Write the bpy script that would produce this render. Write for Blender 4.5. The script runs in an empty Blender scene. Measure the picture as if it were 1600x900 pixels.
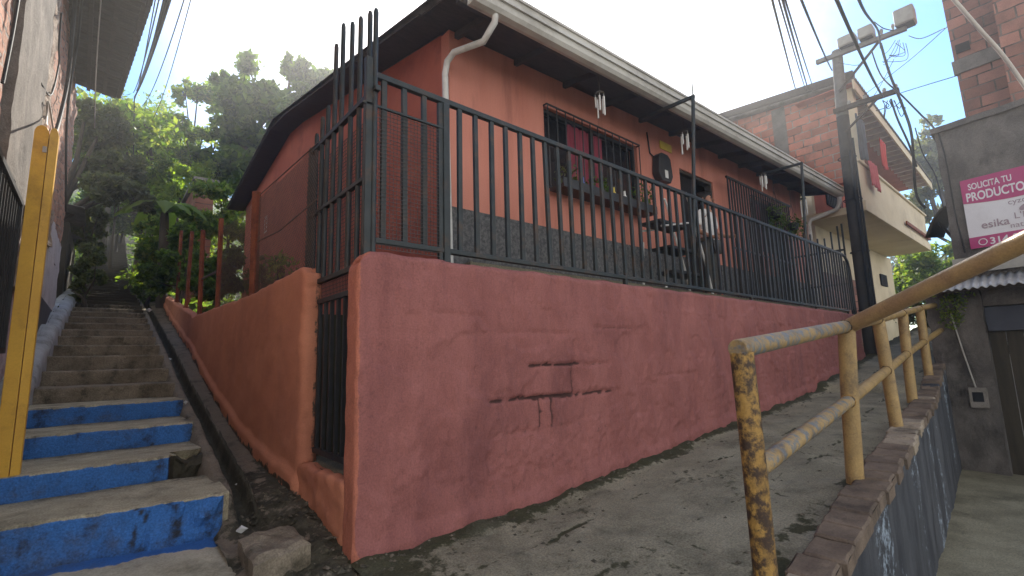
import bpy, math, random
import numpy as np
from mathutils import Vector, noise
random.seed(7); rng = np.random.default_rng(7)
S = bpy.context.scene
COL = S.collection
R = math.radians

# ------------------------------------------------------------------ camera frame
# world axes: x along the red front wall, y into the hill beside the stairs, z up
MR = np.array([[0.7600742019512192, 0.07335382302570913, 0.6456829130275402],
               [-0.6492488811358172, 0.1279577932913382, 0.7497350821989729],
               [-0.027624226181138134, -0.9890632031288619, 0.14488230514582937]])
CAM = np.array([-1.2219116426846373, -2.9202552644549598, 1.1734020932885525])

def pt(px, py, axis, val):
    """a point of the place: where the sight line of a photo pixel meets a plane of the place"""
    v = MR @ np.array((px - 800.0, py - 450.0, 750.0))
    return CAM + v * ((val - CAM[axis]) / v[axis])

def fbm(x, y, z, o=3):
    return noise.fractal(Vector((x, y, z)), 1.0, 2.0, o)

def lerp(a, b, t): return a + (b - a) * t
def sstep(a, b, x):
    t = min(1, max(0, (x - a) / (b - a))); return t * t * (3 - 2 * t)

# ------------------------------------------------------------------ heights of the place
def z_ramp(x):
    return float(np.interp(x, [0, 1.57, 2.88, 4.96, 7.9, 7.96, 8.75, 10.9, 14, 24], [0, .03, .14, .3, .50, .60, .68, .97, 1.4, 2.6]))
STEP_Y = [1.0, 1.72, 2.5, 3.3, 4.1, 4.85, 5.6, 6.35, 7.1, 7.85, 8.6, 9.35, 10.1, 10.85, 11.6, 12.35, 13.1, 13.85, 14.6, 15.4]
STEP_Z = [.33, .50, .67, .84, 1.0, 1.17, 1.36, 1.53, 1.70, 1.85, 2.02, 2.19, 2.36, 2.51, 2.67, 2.83, 2.98, 3.13, 3.28, 3.43]
_y, _z = 15.4, 3.43
while _y < 33:
    _y += .62 if _y < 22 else .46
    _z += .185
    STEP_Y.append(_y); STEP_Z.append(_z)
def z_stair(y): return float(np.interp(y, [-.2] + STEP_Y + [60], [.1] + STEP_Z + [22]))
def z_wallbase(y): return float(np.interp(y, [-.2, 0, 1.2, 2.32, 2.87, 4.9, 6.93, 8.87, 11.4, 13.9, 16, 60], [-.02, 0, .22, .32, .39, .85, 1.43, 1.87, 2.48, 3.2, 3.7, 20]))
def z_pave(x, y):
    base = .08 + .085 * (y - 1.1) if y < 1.1 else .08
    t = sstep(-.75, .1, x)
    front = z_ramp(max(x, 0)) + (.05 * y if y > -1 else -.05 + .06 * (y + 1)) * (1 - sstep(.2, 2.0, x))
    return lerp(base, front, t)

# ------------------------------------------------------------------ materials
def nd(nt, t, **kw):
    n = nt.nodes.new(t)
    for k, v in kw.items():
        if k in n.inputs: n.inputs[k].default_value = v
        else: setattr(n, k, v)
    return n

def srgb(r, g, b):
    f = lambda c: ((c / 255 + .055) / 1.055) ** 2.4 if c > 10 else c / 255 / 12.92
    return (f(r), f(g), f(b), 1)

def c4(c): return tuple(c) if len(c) == 4 else (*c, 1)

def mat(name, c1, c2, scale=3.0, rough=.85, bump=.25, bscale=40, dirt=None, dscale=1.3, damt=.5, mask=None, mk=.9,
        spec=.3, metal=0.0, fine=.12, stretch=(1, 1, 1), brick=None, bumpd=.01, soil=None):
    """mottled paint / plaster / concrete / metal; mask = second colour wherever the attribute 'mask' is set"""
    m = bpy.data.materials.new(name); m.use_nodes = True
    nt = m.node_tree; L = nt.links.new
    bs = nt.nodes['Principled BSDF']
    bs.inputs['Roughness'].default_value = rough; bs.inputs['Metallic'].default_value = metal
    bs.inputs['Specular IOR Level'].default_value = spec
    tc = nd(nt, 'ShaderNodeTexCoord'); mp = nd(nt, 'ShaderNodeMapping'); mp.inputs['Scale'].default_value = stretch
    L(tc.outputs['Object'], mp.inputs['Vector']); V = mp.outputs['Vector']
    n1 = nd(nt, 'ShaderNodeTexNoise', Scale=scale, Detail=9, Roughness=.62); L(V, n1.inputs['Vector'])
    mx = nd(nt, 'ShaderNodeMix', data_type='RGBA'); mx.inputs['A'].default_value = c4(c1); mx.inputs['B'].default_value = c4(c2)
    rp = nd(nt, 'ShaderNodeMapRange', interpolation_type='SMOOTHSTEP'); rp.inputs['From Min'].default_value = .32; rp.inputs['From Max'].default_value = .68
    L(n1.outputs['Fac'], rp.inputs['Value']); L(rp.outputs['Result'], mx.inputs['Factor'])
    colr = mx.outputs['Result']
    height = None
    if brick:
        ax, bw, bh, mort, mc = brick[:5]; lo_, hi_ = brick[5] if len(brick) > 5 else (.62, 1.15)
        sp = nd(nt, 'ShaderNodeSeparateXYZ'); L(tc.outputs['Object'], sp.inputs['Vector'])
        cb = nd(nt, 'ShaderNodeCombineXYZ'); L(sp.outputs[ax], cb.inputs['X']); L(sp.outputs['Z'], cb.inputs['Y'])
        # uneven courses
        nz = nd(nt, 'ShaderNodeTexNoise', Scale=2.2, Detail=3); L(tc.outputs['Object'], nz.inputs['Vector'])
        sb = nd(nt, 'ShaderNodeVectorMath', operation='MULTIPLY_ADD'); sb.inputs[1].default_value = (.05, .05, 0) if len(brick) < 6 else (.03, .03, 0); 
        L(nz.outputs['Color'], sb.inputs[0]); L(cb.outputs['Vector'], sb.inputs[2])
        bk = nd(nt, 'ShaderNodeTexBrick', Scale=1.0); bk.inputs['Brick Width'].default_value = bw; bk.inputs['Row Height'].default_value = bh
        bk.inputs['Mortar Size'].default_value = mort; bk.inputs['Mortar Smooth'].default_value = .4; bk.inputs['Bias'].default_value = 0
        bk.inputs['Color1'].default_value = (lo_, lo_, lo_, 1); bk.inputs['Color2'].default_value = (hi_, hi_, hi_, 1)
        L(sb.outputs['Vector'], bk.inputs['Vector'])
        ml = nd(nt, 'ShaderNodeMix', data_type='RGBA', blend_type='MULTIPLY'); ml.inputs['Factor'].default_value = 1
        L(colr, ml.inputs['A']); L(bk.outputs['Color'], ml.inputs['B'])
        m2 = nd(nt, 'ShaderNodeMix', data_type='RGBA'); L(ml.outputs['Result'], m2.inputs['A']); m2.inputs['B'].default_value = c4(mc)
        # mortar smeared unevenly over the joints
        n5 = nd(nt, 'ShaderNodeTexNoise', Scale=3.0, Detail=4); L(tc.outputs['Object'], n5.inputs['Vector'])
        r5 = nd(nt, 'ShaderNodeMapRange'); r5.inputs['From Min'].default_value = .38; r5.inputs['From Max'].default_value = .55; r5.inputs['To Min'].default_value = .15 if len(brick) < 7 else .0
        if len(brick) > 6: r5.inputs['From Min'].default_value = .46; r5.inputs['From Max'].default_value = .66
        L(n5.outputs['Fac'], r5.inputs['Value'])
        mm = nd(nt, 'ShaderNodeMath', operation='MULTIPLY'); L(bk.outputs['Fac'], mm.inputs[0]); L(r5.outputs['Result'], mm.inputs[1])
        L(mm.outputs[0], m2.inputs['Factor'])
        colr = m2.outputs['Result']; height = bk.outputs['Fac']
    if mask is not None:
        at = nd(nt, 'ShaderNodeAttribute', attribute_name='mask')
        n3 = nd(nt, 'ShaderNodeTexNoise', Scale=14.0, Detail=8, Roughness=.7); L(tc.outputs['Object'], n3.inputs['Vector'])
        ad = nd(nt, 'ShaderNodeMath', operation='MULTIPLY_ADD'); L(n3.outputs['Fac'], ad.inputs[0]); ad.inputs[1].default_value = mk; L(at.outputs['Fac'], ad.inputs[2])
        r3 = nd(nt, 'ShaderNodeMapRange', interpolation_type='SMOOTHSTEP'); r3.inputs['From Min'].default_value = .5 + mk * .42; r3.inputs['From Max'].default_value = .5 + mk * .58
        L(ad.outputs[0], r3.inputs['Value'])
        m3 = nd(nt, 'ShaderNodeMix', data_type='RGBA'); L(r3.outputs['Result'], m3.inputs['Factor']); L(colr, m3.inputs['A'])
        nm = nd(nt, 'ShaderNodeTexNoise', Scale=7.0, Detail=6); L(tc.outputs['Object'], nm.inputs['Vector'])
        mc2 = nd(nt, 'ShaderNodeMix', data_type='RGBA'); mc2.inputs['A'].default_value = tuple(x * .72 for x in c4(mask)[:3]) + (1,); mc2.inputs['B'].default_value = tuple(x * 1.2 for x in c4(mask)[:3]) + (1,)
        L(nm.outputs['Fac'], mc2.inputs['Factor']); L(mc2.outputs['Result'], m3.inputs['B'])
        colr = m3.outputs['Result']
    if dirt is not None:
        n2 = nd(nt, 'ShaderNodeTexNoise', Scale=dscale, Detail=10, Roughness=.7); L(V, n2.inputs['Vector'])
        r2 = nd(nt, 'ShaderNodeMapRange', interpolation_type='SMOOTHSTEP'); r2.inputs['From Min'].default_value = .48; r2.inputs['From Max'].default_value = .70; r2.inputs['To Max'].default_value = damt
        L(n2.outputs['Fac'], r2.inputs['Value'])
        m4 = nd(nt, 'ShaderNodeMix', data_type='RGBA'); L(r2.outputs['Result'], m4.inputs['Factor']); L(colr, m4.inputs['A']); m4.inputs['B'].default_value = c4(dirt)
        colr = m4.outputs['Result']
    if soil is not None:
        a6 = nd(nt, 'ShaderNodeAttribute', attribute_name='soil')
        n6 = nd(nt, 'ShaderNodeTexNoise', Scale=22.0, Detail=8, Roughness=.7); L(tc.outputs['Object'], n6.inputs['Vector'])
        d6 = nd(nt, 'ShaderNodeMath', operation='MULTIPLY_ADD'); L(n6.outputs['Fac'], d6.inputs[0]); d6.inputs[1].default_value = .9; L(a6.outputs['Fac'], d6.inputs[2])
        r6 = nd(nt, 'ShaderNodeMapRange', interpolation_type='SMOOTHSTEP'); r6.inputs['From Min'].default_value = .72; r6.inputs['From Max'].default_value = 1.12; r6.inputs['To Max'].default_value = .92
        L(d6.outputs[0], r6.inputs['Value'])
        m6 = nd(nt, 'ShaderNodeMix', data_type='RGBA'); L(r6.outputs['Result'], m6.inputs['Factor']); L(colr, m6.inputs['A']); m6.inputs['B'].default_value = c4(soil)
        colr = m6.outputs['Result']
    if fine:
        n4 = nd(nt, 'ShaderNodeTexNoise', Scale=90.0, Detail=4); L(tc.outputs['Object'], n4.inputs['Vector'])
        r4 = nd(nt, 'ShaderNodeMapRange'); r4.inputs['From Min'].default_value = .25; r4.inputs['From Max'].default_value = .75
        r4.inputs['To Min'].default_value = 1 - fine * 1.6; r4.inputs['To Max'].default_value = 1 + fine * 1.6
        L(n4.outputs['Fac'], r4.inputs['Value'])
        m5 = nd(nt, 'ShaderNodeVectorMath', operation='SCALE'); L(colr, m5.inputs[0]); L(r4.outputs['Result'], m5.inputs['Scale'])
        colr = m5.outputs['Vector']
    L(colr, bs.inputs['Base Color'])
    if bump:
        nb = nd(nt, 'ShaderNodeTexNoise', Scale=bscale, Detail=6, Roughness=.65); L(V, nb.inputs['Vector'])
        bp = nd(nt, 'ShaderNodeBump', Strength=bump, Distance=bumpd); L(nb.outputs['Fac'], bp.inputs['Height'])
        if height is not None:
            b2 = nd(nt, 'ShaderNodeBump', Strength=.6 if len(brick) < 7 else brick[6], Distance=.012, invert=True); L(height, b2.inputs['Height']); L(bp.outputs['Normal'], b2.inputs['Normal'])
            L(b2.outputs['Normal'], bs.inputs['Normal'])
        else:
            L(bp.outputs['Normal'], bs.inputs['Normal'])
    return m

def leaf_mat(name, cols, trans=.5):
    m = bpy.data.materials.new(name); m.use_nodes = True
    nt = m.node_tree; L = nt.links.new
    nt.nodes.remove(nt.nodes['Principled BSDF'])
    out = nt.nodes['Material Output']
    g = nd(nt, 'ShaderNodeNewGeometry'); r = nd(nt, 'ShaderNodeValToRGB')
    e = r.color_ramp.elements
    e[0].position = 0; e[0].color = c4(cols[0]); e[1].position = 1; e[1].color = c4(cols[-1])
    for i, c in enumerate(cols[1:-1]):
        x = e.new((i + 1) / (len(cols) - 1)); x.color = c4(c)
    L(g.outputs['Random Per Island'], r.inputs['Fac'])
    d = nd(nt, 'ShaderNodeBsdfPrincipled', Roughness=.5); d.inputs['Specular IOR Level'].default_value = .35; L(r.outputs['Color'], d.inputs['Base Color'])
    t = nd(nt, 'ShaderNodeBsdfTranslucent')
    sc = nd(nt, 'ShaderNodeMix', data_type='RGBA', blend_type='MULTIPLY'); sc.inputs['Factor'].default_value = 1
    sc.inputs['B'].default_value = (1.9, 2.0, .7, 1); L(r.outputs['Color'], sc.inputs['A']); L(sc.outputs['Result'], t.inputs['Color'])
    mx = nd(nt, 'ShaderNodeMixShader', Fac=trans); L(d.outputs[0], mx.inputs[1]); L(t.outputs[0], mx.inputs[2])
    L(mx.outputs[0], out.inputs['Surface'])
    return m

M = {}
M['red'] = mat('dusty_red_paint', (.33, .126, .11), (.262, .095, .084), 2.2, .8, .7, 22, dirt=(.19, .07, .066), dscale=1.2, damt=.85, stretch=(1.5, 1, .5), mask=(.47, .165, .105), mk=.5, fine=.12, bumpd=.022, soil=(.06, .03, .027))
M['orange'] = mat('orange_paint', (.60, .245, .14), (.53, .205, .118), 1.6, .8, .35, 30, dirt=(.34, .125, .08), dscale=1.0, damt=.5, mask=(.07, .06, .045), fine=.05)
M['house'] = mat('house_salmon_paint', (.62, .25, .18), (.54, .20, .14), 1.2, .8, .25, 30, dirt=(.33, .12, .085), dscale=1.3, damt=.75, fine=.07, stretch=(2.2, 1, .3))
M['houseside'] = mat('house_side_red_paint', (.50, .155, .10), (.42, .12, .08), 1.6, .85, .3, 25, dirt=(.2, .06, .045), fine=.05)
M['skirt'] = mat('grey_stippled_skirting', (.17, .165, .16), (.06, .06, .062), 26, .8, .6, 70, fine=.2)
M['concrete'] = mat('weathered_concrete', (.31, .28, .195), (.21, .19, .13), 2.2, .9, .8, 40, dirt=(.09, .084, .055), dscale=1.7, damt=.7, fine=.25, mask=(.055, .054, .026), mk=1.6, bumpd=.015, soil=(.03, .03, .02))
M['pave'] = mat('pale_pavement', (.54, .49, .37), (.40, .36, .27), 2.5, .9, .5, 50, dirt=(.10, .095, .055), dscale=1.5, damt=.7, mask=(.045, .155, .43), mk=1.0, soil=(.045, .042, .022))
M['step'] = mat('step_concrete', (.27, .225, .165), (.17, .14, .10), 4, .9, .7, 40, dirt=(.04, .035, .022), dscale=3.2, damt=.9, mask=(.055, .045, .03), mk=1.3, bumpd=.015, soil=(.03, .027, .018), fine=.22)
M['bluestep'] = mat('blue_painted_step', (.47, .42, .29), (.32, .28, .19), 4, .85, .6, 45, dirt=(.075, .066, .042), dscale=3.4, damt=.62, mask=(.048, .165, .45), mk=.75, bumpd=.012, soil=(.028, .025, .017), fine=.22)
M['dirt'] = mat('dirty_earth', (.11, .098, .068), (.055, .05, .034), 6, .95, .9, 25, dirt=(.028, .028, .015), dscale=4, damt=.7, mask=(.24, .20, .15), mk=1.0, bumpd=.03)
M['terrain'] = mat('hill_earth', (.04, .05, .02), (.06, .052, .03), .4, .95, .6, 5, dirt=(.02, .04, .012), dscale=.2, damt=.8)
M['black'] = mat('black_steel_paint', (.018, .02, .022), (.032, .034, .036), 8, .5, .1, 60, dirt=(.06, .035, .02), dscale=9, damt=.35, fine=.05, spec=.4)
M['green'] = mat('glare_tinted_steel', (.018, .024, .025), (.030, .037, .038), 8, .5, .25, 60, dirt=(.10, .055, .03), dscale=7, damt=.6, fine=.05, spec=.4)  # black steel with glare put into the colour as a grey-green tint
M['mesh'] = mat('mesh_wire', (.05, .05, .05), (.08, .06, .05), 10, .6, 0, fine=0)
M['link'] = mat('galvanised_wire', (.16, .11, .085), (.10, .08, .07), 10, .6, 0, fine=0)
M['rust'] = mat('rusty_post_paint', (.30, .095, .045), (.2, .06, .035), 7, .8, .3, 50, dirt=(.09, .035, .02), dscale=6, damt=.8)
M['yellow'] = mat('yellow_post_paint', (.66, .38, .05), (.58, .32, .045), 2.5, .5, .1, 60, dirt=(.2, .10, .03), dscale=3.5, damt=.5, fine=.04, spec=.4)
M['rail'] = mat('worn_yellow_rail', (.38, .25, .095), (.29, .19, .075), 4, .55, .25, 50, dirt=(.085, .055, .035), dscale=5, damt=.7, mask=(.13, .155, .18), mk=1.6, spec=.45)
M['railworn'] = mat('flaking_yellow_post', (.42, .25, .06), (.33, .19, .05), 4, .6, .5, 40, dirt=(.055, .03, .018), dscale=7, damt=1.0, spec=.4, stretch=(1, 1, .55), mask=(.05, .03, .02), mk=1.6)
M['railtop'] = mat('brown_bare_rail', (.30, .19, .10), (.38, .25, .11), 5, .3, .15, 60, dirt=(.13, .075, .05), dscale=4, damt=.7, spec=.5)
M['white'] = mat('white_plastic', (.72, .70, .66), (.62, .6, .56), 5, .5, .05, 40, dirt=(.35, .32, .27), dscale=3, damt=.5, fine=.02)
M['gutter'] = mat('cream_gutter', (.62, .59, .53), (.52, .49, .44), 2, .5, .05, 40, dirt=(.3, .27, .22), dscale=2, damt=.5, fine=.03)
M['roof'] = mat('fibre_cement_roof', (.22, .2, .18), (.14, .125, .11), 3, .9, .3, 30, dirt=(.05, .05, .04), dscale=1.5, damt=.7)
M['soffit'] = mat('dark_timber', (.07, .055, .042), (.045, .035, .028), 6, .85, .2, 40, stretch=(1, 4, 4))
M['glass'] = mat('dark_window', (.012, .013, .016), (.02, .02, .022), 2, .12, 0, fine=0, spec=.6)
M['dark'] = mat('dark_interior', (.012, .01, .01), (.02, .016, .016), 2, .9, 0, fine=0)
M['curtain'] = mat('burgundy_curtain', (.20, .03, .05), (.30, .06, .08), 9, .9, .1, 40, stretch=(6, 1, .3), fine=0)
M['brick'] = mat('clay_block', (.54, .215, .145), (.44, .17, .115), 2.2, .9, .3, 40, dirt=(.13, .08, .06), dscale=1.2, damt=.6, brick=('Y', .42, .215, .016, (.34, .30, .25)))
M['brickx'] = mat('clay_block_right', (.36, .165, .12), (.27, .125, .095), 2.2, .9, .3, 40, dirt=(.09, .06, .05), dscale=1.2, damt=.6, brick=('Y', .42, .215, .014, (.17, .13, .11)))
M['brickl'] = mat('rose_clay_block', (.42, .22, .15), (.33, .165, .115), 2.2, .9, .5, 30, dirt=(.13, .09, .07), dscale=1.6, damt=.6, brick=('Y', .34, .13, .014, (.33, .28, .24)))
M['beige'] = mat('beige_plaster', (.74, .63, .45), (.66, .55, .38), 1.1, .85, .12, 30, dirt=(.34, .27, .18), dscale=.7, damt=.45, fine=.04)
M['greywall'] = mat('raw_grey_render', (.17, .15, .135), (.09, .08, .073), 2.6, .95, .9, 22, dirt=(.03, .028, .026), dscale=1.4, damt=.85, bumpd=.025, fine=.2, stretch=(1, 1, .7))
M['pillar'] = mat('grey_render_pillar', (.22, .195, .17), (.14, .125, .11), 2.6, .95, .7, 24, dirt=(.08, .07, .062), dscale=1.6, damt=.75, bumpd=.02, fine=.15)
M['rough'] = mat('rough_broken_render', (.40, .33, .27), (.22, .17, .13), 7, .95, 1.0, 16, dirt=(.12, .085, .07), dscale=4, damt=.8, bumpd=.03)
M['lilac'] = mat('lilac_white_wash', (.52, .51, .53), (.43, .42, .45), 1.6, .85, .2, 30, dirt=(.25, .22, .2), dscale=2.5, damt=.55)
M['pinkwash'] = mat('peeling_pink_wash', (.50, .42, .42), (.38, .27, .28), 5, .9, .4, 25, dirt=(.13, .08, .09), dscale=4.5, damt=.9)
M['dado'] = mat('slate_dado_paint', (.075, .08, .10), (.055, .058, .075), 3, .8, .2, 30, dirt=(.03, .03, .03), fine=.05)
M['kerb'] = mat('pale_painted_kerb', (.40, .41, .42), (.30, .31, .31), 4, .85, .3, 40, dirt=(.09, .09, .06), dscale=3, damt=.7)
M['coping'] = mat('old_coping_brick', (.20, .15, .11), (.12, .09, .068), 5, .95, .7, 35, dirt=(.04, .034, .028), dscale=2.2, damt=.8, mask=(.33, .27, .20), mk=1.0)
M['blue'] = mat('stained_blue_render', (.085, .09, .10), (.035, .038, .046), 3.2, .85, .3, 30, dirt=(.015, .016, .022), dscale=2.3, damt=.8, stretch=(1, 1, .16), mask=(.30, .36, .42), mk=1.9)
M['awning'] = mat('zinc_sheet', (.45, .44, .43), (.30, .29, .28), 3, .45, .1, 30, dirt=(.16, .12, .09), dscale=2, damt=.5, metal=.35, spec=.5)
M['wood'] = mat('dark_timber_door', (.055, .045, .032), (.032, .027, .02), 3, .8, .3, 30, stretch=(5, 5, .5))
M['pole'] = mat('shaded_pole', (.06, .052, .045), (.032, .028, .026), 3, .85, .4, 30, dirt=(.014, .013, .013), dscale=2, damt=.7)  # dark paint that also carries the shade of the lower shaft
M['poletop'] = mat('pole_concrete', (.20, .185, .17), (.14, .13, .12), 4, .9, .3, 30, dirt=(.07, .06, .05), damt=.5)
M['cable'] = mat('black_cable', (.012, .012, .014), (.025, .025, .028), 5, .6, 0, fine=0)
M['cablew'] = mat('pale_cable', (.55, .5, .44), (.45, .4, .36), 5, .6, 0, fine=0)
M['lamp'] = mat('grey_lamp_housing', (.36, .34, .30), (.28, .26, .23), 5, .5, .1, 30, fine=.03)
M['bark'] = mat('bark', (.09, .07, .05), (.05, .04, .03), 6, .95, .8, 30, stretch=(3, 3, .6))
M['skin'] = mat('skin', (.36, .17, .10), (.31, .14, .085), 9, .55, .05, 60, fine=.02)
M['shirt'] = mat('white_shirt', (.66, .63, .60), (.54, .52, .50), 6, .9, .15, 40, fine=.03)
M['trouser'] = mat('grey_trousers', (.095, .085, .075), (.065, .06, .055), 8, .9, .2, 60, fine=.05)
M['hair'] = mat('dark_hair', (.012, .01, .009), (.02, .016, .013), 20, .6, .3, 80, fine=0)
M['shoe'] = mat('pale_shoe', (.55, .52, .48), (.45, .42, .4), 8, .7, .1, 40, fine=.03)
M['cloth1'] = mat('slate_cloth', (.10, .12, .15), (.065, .08, .10), 4, .95, .2, 40, fine=.05)
M['cloth2'] = mat('pink_cloth', (.62, .13, .15), (.52, .10, .12), 4, .95, .2, 40, fine=.05)
M['cloth3'] = mat('red_cloth', (.50, .035, .03), (.40, .03, .028), 4, .95, .2, 40, fine=.05)
M['magenta'] = mat('magenta_print', (.42, .045, .16), (.38, .04, .15), 1, .55, .03, 20, dirt=(.3, .06, .14), dscale=3, damt=.3, fine=.02)
M['print'] = mat('white_print', (.70, .67, .68), (.64, .61, .62), 1, .55, .03, 20, dirt=(.5, .46, .46), dscale=3, damt=.4, fine=.02)
M['ink'] = mat('grey_ink', (.30, .22, .25), (.36, .27, .30), 3, .6, 0, fine=0)
M['plate'] = mat('yellow_plate', (.62, .45, .08), (.55, .4, .07), 6, .5, 0, fine=.03)
M['bluepot'] = mat('blue_glass', (.05, .12, .35), (.09, .16, .4), 6, .25, 0, fine=0, spec=.5)
M['terracotta'] = mat('terracotta', (.33, .12, .07), (.27, .10, .06), 6, .8, .2, 50)
M['litter'] = mat('white_litter', (.7, .7, .68), (.58, .58, .56), 8, .7, .1, 40, fine=.02)
M['leafdark'] = leaf_mat('dark_leaf', [(.035, .065, .02), (.07, .12, .032), (.14, .19, .05), (.05, .085, .026)], .6)
M['leafmid'] = leaf_mat('mid_leaf', [(.06, .11, .024), (.11, .17, .04), (.18, .24, .055), (.22, .23, .07)], .62)
M['leaflight'] = leaf_mat('light_leaf', [(.15, .23, .04), (.21, .30, .05), (.28, .33, .07), (.12, .2, .04)], .65)
M['leafdull'] = leaf_mat('dull_leaf', [(.08, .095, .048), (.12, .13, .07), (.06, .075, .036), (.17, .16, .095)], .52)

# ------------------------------------------------------------------ mesh builder
class MB:
    def __init__(s): s.v = []; s.f = []
    def add(s, v, f):
        o = len(s.v); s.v += [tuple(map(float, p)) for p in v]; s.f += [tuple(i + o for i in q) for q in f]
    def box(s, x0, y0, z0, x1, y1, z1):
        s.add([(x0, y0, z0), (x1, y0, z0), (x1, y1, z0), (x0, y1, z0), (x0, y0, z1), (x1, y0, z1), (x1, y1, z1), (x0, y1, z1)],
              [(0, 3, 2, 1), (4, 5, 6, 7), (0, 1, 5, 4), (1, 2, 6, 5), (2, 3, 7, 6), (3, 0, 4, 7)])
    def beam(s, p, q, w, h, up=(0, 0, 1)):
        p = Vector(p); q = Vector(q); d = (q - p).normalized(); u = Vector(up)
        a = d.cross(u)
        if a.length < 1e-4: a = d.cross(Vector((1, 0, 0)))
        a.normalize(); b = a.cross(d).normalized()
        vs = []
        for c in (p, q):
            for i, j in ((-1, -1), (1, -1), (1, 1), (-1, 1)): vs.append(c + a * (w / 2 * i) + b * (h / 2 * j))
        s.add(vs, [(0, 3, 2, 1), (4, 5, 6, 7), (0, 1, 5, 4), (1, 2, 6, 5), (2, 3, 7, 6), (3, 0, 4, 7)])
    def tube(s, pts, r, n=8, caps=True):
        P = [Vector(map(float, p)) for p in pts]
        rr = r if isinstance(r, (list, tuple)) else [r] * len(P)
        rings = []; prev = None
        for i, p in enumerate(P):
            d = (P[min(i + 1, len(P) - 1)] - P[max(i - 1, 0)]).normalized()
            if prev is None:
                a = d.cross(Vector((0, 0, 1)))
                if a.length < .05: a = d.cross(Vector((1, 0, 0)))
            else: a = prev - d * prev.dot(d)
            a.normalize(); prev = a; b = d.cross(a)
            rings.append([p + (a * math.cos(2 * math.pi * k / n) + b * math.sin(2 * math.pi * k / n)) * rr[i] for k in range(n)])
        vs = [v for r_ in rings for v in r_]; fs = []
        for i in range(len(P) - 1):
            for k in range(n):
                fs.append((i * n + k, i * n + (k + 1) % n, (i + 1) * n + (k + 1) % n, (i + 1) * n + k))
        if caps:
            m0 = len(vs); vs = vs + rings[0] + rings[-1]; fs.append(tuple(range(m0, m0 + n))[::-1]); fs.append(tuple(range(m0 + n, m0 + 2 * n)))
        s.add(vs, fs)
    def prism(s, poly, vec):
        n = len(poly); vec = Vector(vec)
        vs = [Vector(p) for p in poly] + [Vector(p) + vec for p in poly]
        s.add(vs, [tuple(range(n))[::-1], tuple(range(n, 2 * n))] + [(i, (i + 1) % n, (i + 1) % n + n, i + n) for i in range(n)])
    def grid(s, fn, us, vs_):
        o = [fn(u, v) for v in vs_ for u in us]; n = len(us)
        s.add(o, [(j * n + i, j * n + i + 1, (j + 1) * n + i + 1, (j + 1) * n + i) for j in range(len(vs_) - 1) for i in range(n - 1)])
    def build(s, name, m, parent=None, smooth=False, bevel=0, mask=None, label=None, solid=0, soil=None):
        me = bpy.data.meshes.new(name); me.from_pydata(s.v, [], s.f); me.update()
        return finish(me, name, m, parent, smooth, bevel, mask, label, solid, soil)

def finish(me, name, m, parent=None, smooth=False, bevel=0, mask=None, label=None, solid=0, soil=None):
    if smooth: me.polygons.foreach_set('use_smooth', [True] * len(me.polygons))
    if mask is not None:
        a = me.attributes.new('mask', 'FLOAT', 'POINT')
        a.data.foreach_set('value', [float(mask(*v.co)) for v in me.vertices])
    if soil is not None:
        a = me.attributes.new('soil', 'FLOAT', 'POINT')
        a.data.foreach_set('value', [float(soil(*v.co)) for v in me.vertices])
    me.materials.append(m)
    o = bpy.data.objects.new(name, me); COL.objects.link(o)
    if parent is not None:
        o.parent = parent
        if parent.type == 'EMPTY': o.matrix_parent_inverse.translation = -parent.location
    if solid:
        b = o.modifiers.new('thickness', 'SOLIDIFY'); b.thickness = solid; b.offset = 0
    if bevel:
        b = o.modifiers.new('edge', 'BEVEL'); b.width = bevel; b.segments = 2; b.limit_method = 'ANGLE'
    if label: o['label'] = label
    return o

def tag(o, label, cat, group=None, kind=None):
    o['label'] = label; o['category'] = cat
    if group: o['group'] = group
    if kind: o['kind'] = kind
    return o
def thing(name, label, cat, loc, group=None):
    o = bpy.data.objects.new(name, None); COL.objects.link(o); o.location = tuple(map(float, loc)); o.empty_display_size = .2
    return tag(o, label, cat, group)
def structure(o, label=None):
    o['kind'] = 'structure'
    if label: o['label'] = label
    return o

def frange(a, b, d):
    n = max(1, int(round(abs(b - a) / d))); return [a + (b - a) * i / n for i in range(n + 1)]

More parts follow.
